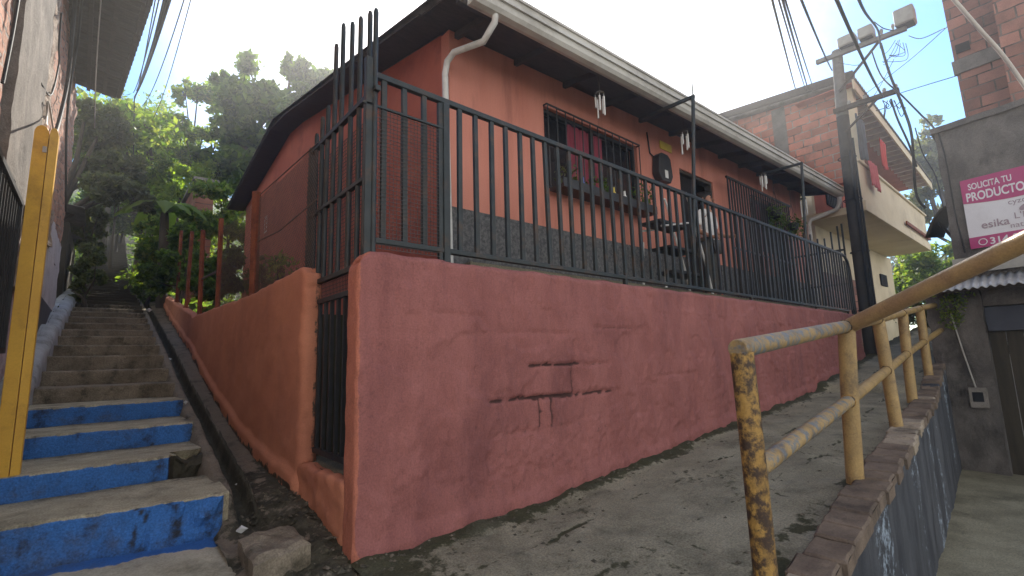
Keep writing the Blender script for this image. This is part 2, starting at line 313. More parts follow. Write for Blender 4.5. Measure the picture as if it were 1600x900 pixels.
def rough_wall(loop, z0, z1, ds, dz, disp, th, rnd=.04, seedo=0):
    """upright wall over a closed plan loop (counter-clockwise), finely divided and uneven, with a rounded top"""
    pts = []
    n = len(loop)
    for i in range(n):
        a = np.array(loop[i], float); b = np.array(loop[(i + 1) % n], float); L = np.linalg.norm(b - a)
        d = ds if L > th * 1.5 else min(ds, .04); k = max(1, int(L / d))
        for j in range(k): pts.append(a + (b - a) * j / k)
    pts = np.array(pts); N = len(pts)
    # soften the corners
    for _ in range(2): pts = .5 * pts + .25 * np.roll(pts, 1, 0) + .25 * np.roll(pts, -1, 0)
    t = np.roll(pts, -1, 0) - np.roll(pts, 1, 0); t /= np.linalg.norm(t, axis=1)[:, None] + 1e-9
    nr = np.stack([t[:, 1], -t[:, 0]], 1)
    zmax = max(z1(*p) - z0(*p) for p in pts); rows = max(4, int(zmax / dz))
    V = []
    for j in range(rows + 1):
        for i in range(N):
            x, y = pts[i]; a, b = z0(x, y), z1(x, y); z = a + (b - a - rnd) * j / rows
            d = disp(x, y, z, nr[i]); V.append((x + nr[i, 0] * d, y + nr[i, 1] * d, z))
    for ins, up in ((.15 * rnd, .5 * rnd), (.5 * rnd, .85 * rnd), (rnd, rnd), (th * .5, rnd * 1.02)):
        for i in range(N):
            x, y = pts[i]; b = z1(x, y) - rnd; d = disp(x, y, b, nr[i]) - min(ins, th * .5)
            w = fbm(x * 5 + seedo, y * 5, 7.7) * .006
            V.append((x + nr[i, 0] * d, y + nr[i, 1] * d, b + up + w))
    mb = MB(); F = []
    for j in range(rows + 4):
        for i in range(N):
            k = (i + 1) % N; F.append((j * N + i, j * N + k, (j + 1) * N + k, (j + 1) * N + i))
    mb.add(V, F)
    return mb

# ------------------------------------------------------------------ ground
def t_height(x, y):
    b = -1.35
    up = z_stair(y) - .55 if y < 60 else z_stair(60) - .55 + (y - 60) * .12
    h = lerp(b, up, sstep(.2, 2.2, y))
    if x > 15 and y > 0: h = lerp(h, min(h, 1.0 + .1 * (x - 15)), sstep(15, 22, x) * (1 - sstep(25, 50, y)))
    return h + (fbm(x * .12, y * .12, 1.0) * .5 if y > 35 else 0)
mb = MB()
xs = sorted(set(frange(-62, -14, 12) + frange(-14, 26, 1.0) + frange(26, 74, 12)))
ys = sorted(set(frange(-58, -6, 13) + frange(-6, 40, .6) + frange(40, 76, 12)))
mb.grid(lambda x, y: (x, y, t_height(x, y)), xs, ys)
structure(mb.build('ground', M['terrain'], smooth=True), 'earth hillside rising behind the houses')

def blue_splash(x, y, z):
    # overspray at the foot of the lowest step
    e = .97 - .11 * (x + 1.1) + fbm(x * 4, 0, 0) * .03
    w = .16 + .10 * fbm(x * 2.5, 2, 2) + .05 * fbm(x * 11, 1, 0)
    return sstep(e - w, e - w * .35, y) * .9 if -2.2 < x < -.56 else 0
mb = MB()
def pv(x, y):
    z = z_pave(x, y) + fbm(x * 2.3, y * 2.3, 3.1) * .008
    z -= .03 * sstep(-.5, -.38, x) * sstep(.1, .6, y)
    return (x, y, z)
mb.grid(pv, frange(-6, -1.8, .3) + frange(-1.78, -.02, .02)[0:], frange(-9, -.6, .3) + frange(-.58, 1.12, .02))
def pavesoil(x, y, z): return .62 * sstep(-.62, -.45, x + .08 * fbm(x * 3, y * 3, 1)) + .3 * sstep(.1, .5, fbm(x * 2.5, y * 2.5, 6))
structure(mb.build('pavement', M['pave'], smooth=True, mask=blue_splash, soil=pavesoil), 'pale worn concrete at the foot of the stairs')

# ramp along the red wall
def rampmask(x, y, z):
    m = 1 - sstep(.02, .30 + .22 * fbm(x * 1.4, 0, 5), -y) + 0.0
    if x < .8: m = max(m, (1 - sstep(.1, .8, x)) * .75)
    # wandering cracks
    for k, (yc, am) in enumerate(((-.62, .10), (-1.15, .14))):
        d = abs(y - yc - am * fbm(x * 1.1, k * 9.0, 2) - .1 * math.sin(x * .9 + k) - .03 * fbm(x * 6, k, 2))
        m = max(m, (.35 + .5 * sstep(-.2, .3, fbm(x * 2, k * 3.0, 7))) * (1 - sstep(.004, .03, d)))
    for k, xc in enumerate((1.55, 2.7, 3.9, 5.6)):
        d = abs(x - xc - .22 * fbm(y * 1.8, k * 5.0, 1) - .04 * fbm(y * 7, k, 1))
        m = max(m, .65 * sstep(-.3, .2, fbm(y * 2, k * 3.0, 5)) * (1 - sstep(.004, .025, d)))
    m = max(m, .36 * sstep(.0, .45, fbm(x * 1.3 + 7, y * 1.6, 4)))
    m = max(m, .75 * sstep(-1.45, -1.7, y) * sstep(-.3, .2, fbm(x * 3, y * 3, 9)))
    return m
def rp(x, y):
    z = z_ramp(max(x, 0)) + z_pave(x, y) - (z_ramp(max(x, 0)) if x > 0 else 0)
    if x <= 0: z = z_pave(x, y)
    else: z = z_pave(x, y)
    mk = rampmask(x, y, 0)
    z += fbm(x * 2.0, y * 2.0, 8.2) * .014 + fbm(x * 9, y * 9, 1.2) * .004 - .012 * sstep(.7, 1.0, mk) + .035 * (1 - sstep(.02, .22, -y)) * (1 + fbm(x * 4, 0, 0))
    return (x, y, z)
mb = MB()
yedge = lambda x: float(np.interp(x, [.9, 1.76, 2.57, 4.39, 7.9, 9.7, 12, 24], [-1.93, -1.88, -1.82, -1.69, -1.43, -1.36, -2.6, -2.6]))
mb.grid(lambda x, v: rp(x, .03 + (yedge(x) - .03) * (1 - v)), frange(-.02, 6, .03) + frange(6.06, 24, .12), frange(0, 1, .0155))
structure(mb.build('ramp', M['concrete'], smooth=True, mask=rampmask), 'mossy cracked concrete ramp along the red wall')
mb = MB(); mb.grid(rp, frange(-.02, 1.45, .05), frange(-9, -1.94, .15))
structure(mb.build('pavement_edge', M['concrete'], smooth=True, mask=lambda *a: 0), 'worn concrete beside the lower end of the ramp')
mb = MB(); mb.box(1.2, -12, -1.2, 9.95, -1.3, -.85)
structure(mb.build('courtyard_floor', M['concrete'], mask=lambda x, y, z: .2), 'sunken concrete courtyard floor')

# drain strip between stairs and orange wall
def drain(u, y):
    zs = z_stair(y) - .07; zw = z_wallbase(y)
    k = sstep(.75, 1.25, y)
    prof = [(-.56, -.25, 'a'), (-.50, -.01, 'a'), (-.43, 0, 'a'), (-.415, -.03, 'a'), (-.39, -.2, 'a'), (-.31, -.2, 'a'), (-.285, -.03, 'a'), (-.25, .0, 'm'), (-.1, .0, 'w'), (.06, .0, 'w')]
    x, dz, w = prof[u]
    base = {'a': zs, 'm': min(zs, zw) * .5 + zw * .5 - .02, 'w': zw}[w]
    z = base + dz
    x += .012 * fbm(y * 2, u * 3.0, 0)
    zp = z_pave(x, min(y, 1.1)) + .02 if x < -.3 else lerp(z_pave(-.3, min(y, 1.1)), z_wallbase(y), sstep(-.3, 0, x))
    rg = fbm(x * 6, y * 6, 2) * .035 + fbm(x * 17, y * 17, 5) * .012
    z = lerp(zp + rg, z + rg * .35, k)
    if y < 1.25 and x > -.35: z += .05 * math.exp(-((x + .12) / .12) ** 2) * (1 - sstep(.9, 1.25, y)) * sstep(-.1, .3, y)
    return (x, y, z)
def refine(prof_n, k):
    return [i / k for i in range((prof_n - 1) * k + 1)]
def drain_f(u, y):
    i = int(math.floor(u)); i = min(i, 8); t = u - i
    a = drain(i, y); b = drain(i + 1, y)
    x = lerp(a[0], b[0], t); z = lerp(a[2], b[2], t) + fbm(x * 20, y * 20, 5) * .008 + fbm(x * 7, y * 7, 3) * .012
    return (x, y, z)
mb = MB(); mb.grid(drain_f, refine(10, 3), frange(-.25, 3, .03) + frange(3.05, 16, .1))
def drainmask(x, y, z):
    if y < 1.15: return .42 * sstep(-.2, .3, fbm(x * 4, y * 4, 2)) + (.45 if x < -.4 else 0)
    if x < -.405: return .95
    if x < -.285: return 0
    return .98 + .4 * fbm(x * 5, y * 2.5, 1) - .7 * sstep(-.10, .02, x + .05 * fbm(0, y * 4, 3)) - .6 * (1 - sstep(1.6, 2.4, y + x))
structure(mb.build('drain_channel', M['dirt'], smooth=True, mask=drainmask), 'dark drain channel running down beside the stairs')

# ------------------------------------------------------------------ stairs
st = bpy.data.objects.new('stairs', None); COL.objects.link(st); st.location = (-1.1, 1.0, .08)
st['kind'] = 'structure'; st['label'] = 'long straight concrete stairway climbing the hillside'
for k, (y0, z1) in enumerate(zip(STEP_Y, STEP_Z)):
    z0 = (STEP_Z[k - 1] if k else .08) - .12
    y1 = (STEP_Y[k + 1] if k + 1 < len(STEP_Y) else y0 + .6) + .04
    xl, xr = (-1.92 if k < 1 else -1.72), (-.50 if k else -.47)
    if k > 19: t = min(1, (k - 19) / 18); xl, xr = lerp(xl, -1.62, t), lerp(xr, -.58, t)
    near = k < 9; ds = .025 if near else .12
    hr = z1 - z0; n = 6 if near else 2
    prof = [(0, z0 + hr * i / n) for i in range(n)] + [(0, z1 - .022), (.005, z1 - .007), (.02, z1)] + [(w, z1) for w in frange(.02, y1 - y0, .07 if near else .3)[1:]]
    prof.append((y1 - y0, z0 - .2))
    xs = frange(xl, xr, ds); nx = len(xs)
    mb = MB(); V = []
    for (dy, z) in prof:
        for x in xs:
            yy = y0 + dy; skew = 0
            if k == 0: skew = -.11 * (x + 1.1) - .02
            if k == 1: skew = .05 * (x + 1.1)
            e = fbm(x * 3, yy * 3 + k, z * 3) * .016 + fbm(x * 12, k * 3.3, z * 8) * .008
            if k == 0 and dy < .1: e += .05 * sstep(-.95, -.9, x) * (1 - sstep(-.55, -.5, x)) * fbm(x * 9, 1, z * 9) * .9
            if k == 1 and x > -.74 and dy < .2: e += (.13 + .05 * fbm(x * 12, 3, z * 14)) * sstep(-.75, -.71, x); z2 = z - .05 * sstep(-.74, -.66, x) * (1 + fbm(x * 9, yy * 9, 2))
            else: z2 = z
            ro = .05 * sstep(xr - .06, xr, x) * (1 if dy < .05 else .3) if k == 0 else 0
            V.append((x, yy + skew + e + ro, z2 + fbm(x * 2.5, yy * 2.5, k) * .007 + fbm(x * 9, yy * 9, k) * .003))
    F = [(j * nx + i, j * nx + i + 1, (j + 1) * nx + i + 1, (j + 1) * nx + i) for j in range(len(prof) - 1) for i in range(nx - 1)]
    F.append(tuple(j * nx + nx - 1 for j in range(len(prof)))); F.append(tuple(j * nx for j in range(len(prof)))[::-1])
    mb.add(V, F)
    def soil(x, y, z, k=k, z1=z1, y0=y0):
        sk = (-.11 * (x + 1.1) - .02) if k == 0 else (.05 * (x + 1.1) if k == 1 else 0)
        f = .0
        dy_ = y - y0 - sk
        if k == 1 and x > -.75 and z < z1 - .015 and dy_ < .25: f = .9 * sstep(-.76, -.72, x)
        if k == 0 and z < z1 - .01 and dy_ < .06: f = max(f, .75 * (1 - sstep(.006, .022, abs(x + .955 - .03 * math.sin(z * 30)))), .6 * sstep(-.88, -.84, x) * (1 - sstep(-.72, -.68, x)) * sstep(.05, .4, fbm(x * 7, 2, z * 7)))
        if k < 4: f = max(f, .42 * sstep(.5, .72, dy_), .55 * sstep(-.66, -.5, x) * sstep(-.2, .3, fbm(x * 5, y * 5, k)))
        f = max(f, .45 * (1 - sstep(.11, .17, z - (z1 - hr))) if dy_ < .05 else 0, (.24 + .3 * fbm(x * 8, 4, z * 3)) if dy_ < .05 else 0)
        return f
    if k < 4:
        def mk(x, y, z, k=k, z1=z1, y0=y0):
            sk = (-.11 * (x + 1.1) - .02) if k == 0 else (.05 * (x + 1.1) if k == 1 else 0)
            f = (1.0 if z < z1 - .02 else .62) if (y - y0 - sk) < .04 and z < z1 - .008 else (.22 if (y - y0 - sk) < .03 else 0)
            if k == 1 and x > -.74: f *= 0.1
            if k == 2 and x > -.52: f = .3
            return f
        mb.build('step', M['bluestep'], st, smooth=False, mask=mk, soil=soil, label=('bottom step with blue riser crumbled at its right end', 'blue step with its right end broken away', 'third blue step with a clean straight riser', 'topmost blue step below the bare grey steps')[k])
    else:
        mb.build('step', M['step'], st, mask=lambda x, y, z, y0=y0: .35 * sstep(y0 + .1, y0 + .5, y) + .25 * sstep(-.8, -.55, x) + .9 * sstep(7, 15, y), soil=soil)  # higher steps darken upwards: tree shade and moss put into the colour
# low kerb along the left edge of the stairs
kl = [(-2.0, 3.9), (-1.70, 3.9), (-1.70, 13.5), (-2.0, 13.5)]
mb = rough_wall(kl, lambda x, y: z_stair(y) - .5, lambda x, y: z_stair(y) + .17 + .05 * math.sin(y * 4.0) * (y < 9), .08, .1, lambda x, y, z, n: fbm(x * 4, y * 4, z * 4) * .02, .3, .1)
tag(mb.build('kerb', M['kerb'], smooth=True), 'rounded pale kerb along the left edge of the stairs', 'kerb')

# ------------------------------------------------------------------ red front wall
CR_H = [(1.05, 1.95, .855), (1.46, 2.05, 1.11), (2.1, 2.46, 1.105), (1.48, 2.5, .845), (1.2, 1.45, .60), (1.1, 2.0, 1.38), (2.3, 2.9, 1.44), (.55, 1.0, 1.50), (3.2, 3.9, .95)]
CR_V = [(1.955, .86, 1.11), (1.57, .60, .84), (1.70, .61, .84), (1.30, 1.40, 1.55), (2.0, 1.12, 1.32), (1.33, 1.65, 1.8)]
CR_STR = [1.1, 1.15, .55, .95, .5, .35, .5, .35, .35]; CR_SV = [1, .95, .95, .4, .5, .45]
def red_disp(x, y, z, n):
    if n[1] > -.5: return fbm(x * 5, y * 5, z * 5) * .008
    d = fbm(x * 1.6, 0, z * 1.6) * .010 + fbm(x * 6, 1, z * 6) * .0075 + fbm(x * 17, 2, z * 17) * .005 * (.5 + sstep(.9, .3, z - z_ramp(x)))
    # block courses, only half filled by paint
    row = (z - .09 + .012 * fbm(x * 1.5, 3, z)) / .255; fr = abs(row - round(row)) * .255
    gm = sstep(-.05, .3, fbm(x * 1.3 + 4, 0, z * 2.2))
    d -= .007 * (.35 + .65 * gm) * (1 - sstep(.003, .020, fr)) - .004 * gm * (1 - sstep(.012, .04, fr))
    col = (x + (.2 if int(math.floor(row + .5)) % 2 else 0)) / .4; fc = abs(col - round(col)) * .4
    d -= .005 * gm * (1 - sstep(.004, .018, fc))
    # plaster patch edge, lower left and along the base
    d += .012 * sstep(-.02, .03, fbm(x * 2.2 + 11, 0, z * 2.2) + .25 - z * .25)
    zb = z - z_ramp(x)
    d += .022 * (1 - sstep(.05, .16, zb + .05 * fbm(x * 3, 5, 0)))
    for (a, b, zc), s in zip(CR_H, CR_STR):
        if a - .05 < x < b + .05:
            e = sstep(a - .04, a + .03, x) * (1 - sstep(b - .03, b + .04, x)) * sstep(-.75, -.35, fbm(x * 9, 4, zc * 9))
            wd = .004 + .014 * max(0, .45 + fbm(x * 11, 2, zc * 7)); d -= .03 * s * e * (1 - sstep(wd * .4, wd + .008, abs(z - zc - .012 * fbm(x * 4, 9, zc) - .008 * fbm(x * 22, 3, zc))))
    for (xc, a, b), s in zip(CR_V, CR_SV):
        if a < z < b: d -= .03 * s * (1 - sstep(.004, .013, abs(x - xc - .01 * fbm(z * 8, xc, 0))))
    # flaking pits, lower middle
    pit = fbm(x * 26, 6, z * 26)
    if 1.0 < x < 2.4 and .25 < z < .65: d -= .015 * sstep(.28, .45, pit)
    return d
def red_mask(x, y, z):
    zb = z - z_ramp(x)
    m = .9 if (y > .012 and x < .1) else .0
    m = max(m, .40 * (1 - sstep(.05, .13, zb + .05 * fbm(x * 3, 5, 0))))
    m = max(m, .75 * (1 - sstep(.0, .05 + .03 * fbm(x, z * 3, 2), x)))
    return m
def red_soil(x, y, z):
    if y > .1: return 0
    m = 0
    for (a, b, zc), q in zip(CR_H, CR_STR):
        if a - .05 < x < b + .05:
            e = sstep(a - .04, a + .03, x) * (1 - sstep(b - .03, b + .04, x)) * sstep(-.75, -.35, fbm(x * 9, 4, zc * 9))
            wd = .004 + .016 * max(0, .45 + fbm(x * 11, 2, zc * 7)); m = max(m, .85 * q * e * (1 - sstep(wd * .4, wd + .006, abs(z - zc - .012 * fbm(x * 4, 9, zc) - .008 * fbm(x * 22, 3, zc)))))
    for (xc, a, b), q in zip(CR_V, CR_SV):
        if a < z < b: m = max(m, .75 * q * (1 - sstep(.005, .018, abs(x - xc - .01 * fbm(z * 8, xc, 0)))))
    zb = z - z_ramp(x)
    m = max(m, .40 * (1 - sstep(-.02, .06, zb + .04 * fbm(x * 5, 2, 0))), .36 * sstep(.25, .5, fbm(x * 14, 6, z * 14)) * (1 if .9 < x < 3 and .2 < z < .75 else .3))
    m = max(m, (.20 + .16 * fbm(x * 5, 8, z * 5)) * (1 - sstep(.25, .75, x + .25 * fbm(x * 2, 1, z * 2))) * (1 - sstep(1.2, 1.6, z)))
    m = max(m, .26 * sstep(.05, .4, fbm(x * 1.3, 8, z * 2.6)))
    m = max(m, .30 * sstep(1.72, 1.9, z) * sstep(.0, .4, fbm(x * 2.2, 5, z * .4)))
    return m
def red_top(x, y): return 1.90 + .012 * fbm(x * 2.1, 0, 3) + .006 * fbm(x * 9, 0, 1) - .09 * (1 - sstep(-.02, .12, x)) ** 2 - .02 * sstep(9.5, 11, x)
mb = rough_wall([(0, 0), (10.95, 0), (10.95, .18), (0, .18)], lambda x, y: -.25 if x < 2 else z_ramp(x) - .3, red_top, .022, .02, red_disp, .18, .045)
tag(mb.build('boundary_wall', M['red'], smooth=True, mask=red_mask, soil=red_soil), 'dusty red painted block wall with open mortar cracks above the ramp', 'wall')

# orange wall climbing beside the stairs
def or_top(x, y):
    z = float(np.interp(y, [1.05, 3.07, 5.3, 7.2, 7.5, 13.9], [1.97, 1.95, 2.02, 2.06, 2.14, 3.28])); return z + .015 * fbm(0, y * 2, 1) - .05 * (1 - sstep(1.05, 1.2, y))
def or_disp(x, y, z, n):
    d = fbm(x * 1.5, y * 1.5, z * 1.5) * .012 + fbm(x * 7, y * 7, z * 7) * .004
    if n[0] < -.5: d += .035 * (1 - sstep(.10, .16, z - z_wallbase(y) + .04 * fbm(0, y * 2, 4)))
    if n[1] < -.5: d += fbm(x * 30, y, z * 25) * .016 + fbm(x * 5, y, z * 5) * .012
    return d
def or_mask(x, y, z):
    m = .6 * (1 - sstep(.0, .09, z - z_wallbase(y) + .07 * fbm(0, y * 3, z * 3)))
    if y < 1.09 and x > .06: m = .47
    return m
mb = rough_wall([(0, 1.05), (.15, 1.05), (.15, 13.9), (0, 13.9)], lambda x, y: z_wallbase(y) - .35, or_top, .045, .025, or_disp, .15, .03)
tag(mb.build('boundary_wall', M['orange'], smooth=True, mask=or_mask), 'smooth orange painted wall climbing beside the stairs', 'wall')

# doorstep under the gate
t = thing('doorstep', 'orange painted doorstep with bare concrete top under black gate', 'doorstep', (.1, .6, .2))
mb = rough_wall([(.01, .15), (.11, .15), (.11, 1.12), (.01, 1.12)], lambda x, y: -.2, lambda x, y: .43 + .02 * fbm(0, y * 6, 0), .03, .03, lambda x, y, z, n: fbm(x * 6, y * 6, z * 6) * .02 + fbm(x * 18, y * 18, z * 18) * .006, .1, .03)
mb.build('riser', M['orange'], t, smooth=True, mask=lambda x, y, z: .3 * (1 - sstep(.0, .12, z - z_wallbase(y))))
mb = MB(); mb.box(.10, .19, .2, 1.02, 1.3, .42)
mb.build('tread', M['concrete'], t, bevel=.01, mask=lambda *a: .1)

# ------------------------------------------------------------------ gate and grille
def barset(mb, x, ys, z0, z1, w=.03):
    for y, b in zip(ys, z1): mb.box(x - w / 2, y - w / 2, z0, x + w / 2, y + w / 2, b)
g = thing('gate', 'narrow black steel gate of upright bars between orange and red walls', 'gate', (.12, .7, .46))
fy = frange(.24, 1.28, .13)
for y in fy[1:-1]:
    mb = MB(); mb.box(.107, y - .014, .52, .133, y + .014, 1.655); mb.build('bar', M['black'], g)
mb = MB()
for y in (.235, 1.285): mb.box(.10, y - .022, .47, .14, y + .022, 1.69)
mb.box(.102, .26, .49, .138, 1.26, .53); mb.box(.102, .26, 1.65, .138, 1.26, 1.69)
mb.build('frame', M['black'], g, bevel=.004)
mb = MB(); mb.box(.06, 1.19, 1.05, .10, 1.25, 1.2); mb.tube([(.06, 1.22, 1.1), (.02, 1.22, 1.1), (.02, 1.17, 1.1)], .009, 8)
mb.build('latch', M['black'], g, bevel=.004)
t = thing('security_grille', 'tall dark spiked bars above the gate, rising past the railing', 'grille', (.12, .7, 1.8))
for y, z in ((-.0, 3.69), (.15, 3.73), (.32, 3.79), (.48, 3.84), (.67, 3.94), (.82, 3.84), (.97, 3.35), (1.1, 3.3), (1.24, 3.2)):
    mb = MB(); yy = max(y, .05); mb.tube([(.12, yy, 1.86), (.12, yy, z - .03), (.12, yy, z)], [.02, .02, .013], 8); mb.build('bar', M['green'], t, smooth=True)
mb = MB(); mb.box(.10, .0, 3.04, .14, 1.38, 3.08); mb.box(.1, .2, 1.82, .14, 1.38, 1.86); mb.box(.095, 1.33, .45, .145, 1.38, 3.1); mb.box(.1, .19, 2.44, .14, 1.33, 2.47)
mb.build('frame', M['green'], t, bevel=.004)

def square_mesh(p0, u, v, nu, nv, w):
    mb = MB(); p0 = Vector(p0); u = Vector(u); v = Vector(v); nrm = u.cross(v).normalized()
    for i in range(nu + 1):
        a = p0 + u * (i / nu); mb.beam(a, a + v, w, w, nrm)
    for j in range(nv + 1):
        a = p0 + v * (j / nv) + nrm * w; mb.beam(a, a + u, w, w, nrm)
    return mb
t = thing('mesh_panel', 'square wire mesh panel tied behind the railing corner', 'mesh panel', (.35, .06, 1.95))
square_mesh((.05, .055, 1.93), (.60, 0, 0), (0, 0, 1.02), 22, 36, .0035).build('wire', M['mesh'], t)
mb = MB(); mb.box(.03, .045, 2.94, .68, .065, 2.955); mb.box(.64, .05, 1.9, .67, .08, 3.15); mb.build('frame', M['green'], t)
t = thing('mesh_panel', 'square wire mesh behind the gap between gate and grille bars', 'mesh panel', (.17, .7, 1.7))
square_mesh((.165, .2, 1.70), (0, 1.15, 0), (0, 0, 1.25), 38, 40, .0035).build('wire', M['mesh'], t)

# passage and porch
mb = MB(); mb.box(1.02, .19, .1, 10.9, 1.19, 1.96)
structure(mb.build('porch_floor', M['concrete'], mask=lambda *a: .2), 'raised concrete porch behind the red wall')
mb = MB()
for i in range(4): mb.box(.60 + .1 * i, .2, .42, 1.015, 1.3, .62 + .2 * i)
structure(mb.build('passage_steps', M['concrete'], mask=lambda *a: .5), 'dim concrete steps just inside the gate')
mb = MB(); mb.box(.16, 1.32, .3, 1.49, 14, 1.6)
structure(mb.build('side_garden', M['terrain']), 'narrow planted strip behind the orange wall')

# ------------------------------------------------------------------ front railing
t = thing('railing', 'long black steel railing standing on the red wall', 'railing', (5.5, .06, 1.9))
yr = .07
def rail_run(zr, h):
    mb = MB(); mb.beam((.09, yr, zr), (10.55, yr, zr - .03), .045, h); return mb
rail_run(3.185, .045).build('top_rail', M['green'], t, bevel=.006)
mb = rail_run(1.985, .04)
mb.build('bottom_rail', M['green'], t, bevel=.006)
xb = frange(.20, 10.5, .162)
for i, x in enumerate(xb):
    mb = MB(); zt = 3.165 - .003 * x; j1, j2 = random.uniform(-.007, .007), random.uniform(-.007, .007); mb.beam((x + j1, yr + j2 * .5, 1.99), (x + j2, yr + j1 * .5, zt), .028, .037, (1, 0, 0))
    mb.build('bar', M['green'] if x < 5 else M['black'], t)  # nearer bars take the glare tint, farther ones stay black
for q in ((.055, .025, 1.86, .105, 3.30), (.68, .028, 1.88, .735, 3.165), (2.9, .02, 1.87, 2.94, 1.97), (5.9, .02, 1.87, 5.94, 1.97), (8.6, .02, 1.86, 8.64, 1.96)):
    mb = MB(); mb.box(q[0], yr - q[1], q[2], q[3], yr + q[1], q[4]); mb.build('post', M['green'], t, bevel=.004)
arc = [(10.55, yr, 3.155), (10.75, yr, 3.13), (10.9, yr, 3.03), (10.97, yr, 2.85), (11.0, yr, 2.5), (11.02, yr, 1.6), (11.03, yr, 1.0)]
mb = MB(); mb.tube(arc, .028, 8); mb.build('end_hoop', M['black'], t, smooth=True)
for x in (10.66, 10.8, 10.92):
    mb = MB(); mb.box(x - .016, yr - .012, 1.98, x + .016, yr + .012, 3.05 - (x - 10.6) * .4); mb.build('bar', M['black'], t)

# dark panel at the far railing end
t = thing('side_gate', 'tall black barred gate closing the far porch end', 'gate', (11.0, .6, 1.9))
for y in frange(.2, 1.15, .14):
    mb = MB(); mb.box(10.985, y - .014, 1.6, 11.015, y + .014, 3.75 + .12 * math.sin(y * 9)); mb.build('bar', M['black'], t)
mb = MB(); mb.box(10.98, .13, 3.3, 11.02, 1.19, 3.34); mb.box(10.98, .13, 2.55, 11.02, 1.19, 2.59); mb.box(10.98, .10, 1.2, 11.02, .13, 3.9); mb.build('frame', M['black'], t)

# inner security bars
t = thing('security_grille', 'second row of close black bars from porch floor to eaves beside the doorway', 'grille', (9, .95, 1.96))
gx = frange(7.55, 10.5, .115)
for x in gx:
    mb = MB(); mb.box(x - .013, .95, 1.97, x + .013, .975, 4.42); mb.build('bar', M['black'], t)
mb = MB(); mb.box(7.5, .945, 4.42, 10.6, .98, 4.46); mb.box(7.5, .945, 2.02, 10.6, .98, 2.06); mb.box(7.5, .94, 3.05, 10.6, .944, 3.09); mb.build('frame', M['black'], t)

# porch posts with arms to the roof
for (x, xt, z, lb, spike) in ((4.40, 4.63, 4.60, 'black post bracing the eaves beside the meter box', .35), (8.40, 8.60, 4.66, 'black post bracing the eaves near the far end of the railing', .0)):
    t = thing('brace_post', lb, 'post', (x, .1, 3.2), 'posts from railing to eaves')
    mb = MB(); mb.tube([(x, .11, 1.95), (xt, .02, z)], .024, 8); mb.build('post', M['green'], t, smooth=True)
    mb = MB(); mb.beam((xt, .0, z), (xt + .02, .85, z + .03), .04, .04); mb.build('arm', M['green'], t)
    if spike:
        mb = MB(); mb.tube([(xt, .02, z), (xt + .01, .02, z + spike)], [.012, .005], 6); mb.build('tip', M['green'], t)

# ------------------------------------------------------------------ the house
HX0, HX1, HY, HYB = 1.5, 12.15, 1.2, 11.0
def roof_z(x, y):
    yy = min(y, 7.0) - max(0, y - 7.0) * .8
    return 4.64 + .2 * yy + .03 * (x - 1.35)
h = thing('house', 'low salmon house with red side wall behind the porch railing', 'house', (6.5, 1.2, 1.9))
def front_wall():
    # pieces round the openings: window A, door, window B
    mb = MB(); y0, y1 = HY, HY + .16
    zf = lambda x: roof_z(x, HY) - .05
    op = [(2.95, 5.0, 3.32, 4.42), (6.25, 7.45, 1.9, 4.38), (9.05, 10.45, 3.3, 4.45)]
    x = HX0
    def panel(a, b, z0, za, zb):
        mb.add([(a, y0, z0), (b, y0, z0), (b, y0, zb), (a, y0, za), (a, y1, z0), (b, y1, z0), (b, y1, zb), (a, y1, za)], [(0, 1, 2, 3), (5, 4, 7, 6), (4, 0, 3, 7), (1, 5, 6, 2), (3, 2, 6, 7), (4, 5, 1, 0)])
    for (a, b, z0, z1) in op:
        panel(x, a, 1.2, zf(x), zf(a))
        if z0 > 2: panel(a, b, 1.2, z0, z0)
        panel(a, b, z1, zf(a), zf(b)); x = b
    panel(x, HX1, 1.2, zf(x), zf(HX1))
    return mb, op
mb, op = front_wall(); mb.build('front_wall', M['house'], h)
mb = MB()
for (a, b) in ((HX0 - .012, 6.24), (7.46, HX1 + .012)): mb.box(a, HY - .018, 1.5, b, HY - .002, 2.78)
mb.build('skirting', M['skirt'], h)
mb = MB(); prof = [(HX0, y, z) for y, z in ((HY + .16, 1.0), (HYB, 1.0), (HYB, roof_z(1.5, HYB) - .06), (7.0, roof_z(1.5, 7) - .06), (HY + .16, roof_z(1.5, HY + .16) - .06))]
mb.prism(prof[::-1], (.16, 0, 0)); mb.build('side_wall', M['houseside'], h)
mb = MB(); prof = [(HX1 - .16, y, z) for y, z in ((HY + .16, 1.0), (HYB, 1.0), (HYB, roof_z(12, HYB) - .06), (7.0, roof_z(12, 7) - .06), (HY + .16, roof_z(12, HY + .16) - .06))]
mb.prism(prof[::-1], (.16, 0, 0)); mb.box(HX0 + .16, HYB - .16, 1, HX1 - .16, HYB, 5.2); mb.build('back_wall', M['houseside'], h)
mb = MB()
def rf(u, y): 
    x = 1.1 + (u if y > 1 else u); return (x, y, roof_z(x, y) + .03 + .025 * math.sin(u * 2 * math.pi / .18))
mb.grid(rf, frange(0, 11.45, .03), [.42, 2, 4, 7.0, 9, 11.4]); mb.build('roof', M['roof'], h, solid=.012, smooth=True)
mb = MB(); mb.grid(lambda x, y: (x, y, roof_z(x, y) - .035), frange(1.15, 12.5, 1), [.5, HY]); mb.grid(lambda x, y: (x, y, roof_z(x, y) - .035), [1.12, HX0], frange(HY, 11.3, 1))
mb.build('soffit', M['soffit'], h, solid=.02)
mb = MB()
for y in (.52,): mb.beam((1.15, y, roof_z(1.15, y) - .11), (12.5, y, roof_z(12.5, y) - .11), .05, .12)
for x in frange(1.6, 12.2, .85): mb.beam((x, .55, roof_z(x, .55) - .085), (x, HY, roof_z(x, HY) - .085), .05, .08)
mb.build('rafter', M['soffit'], h)
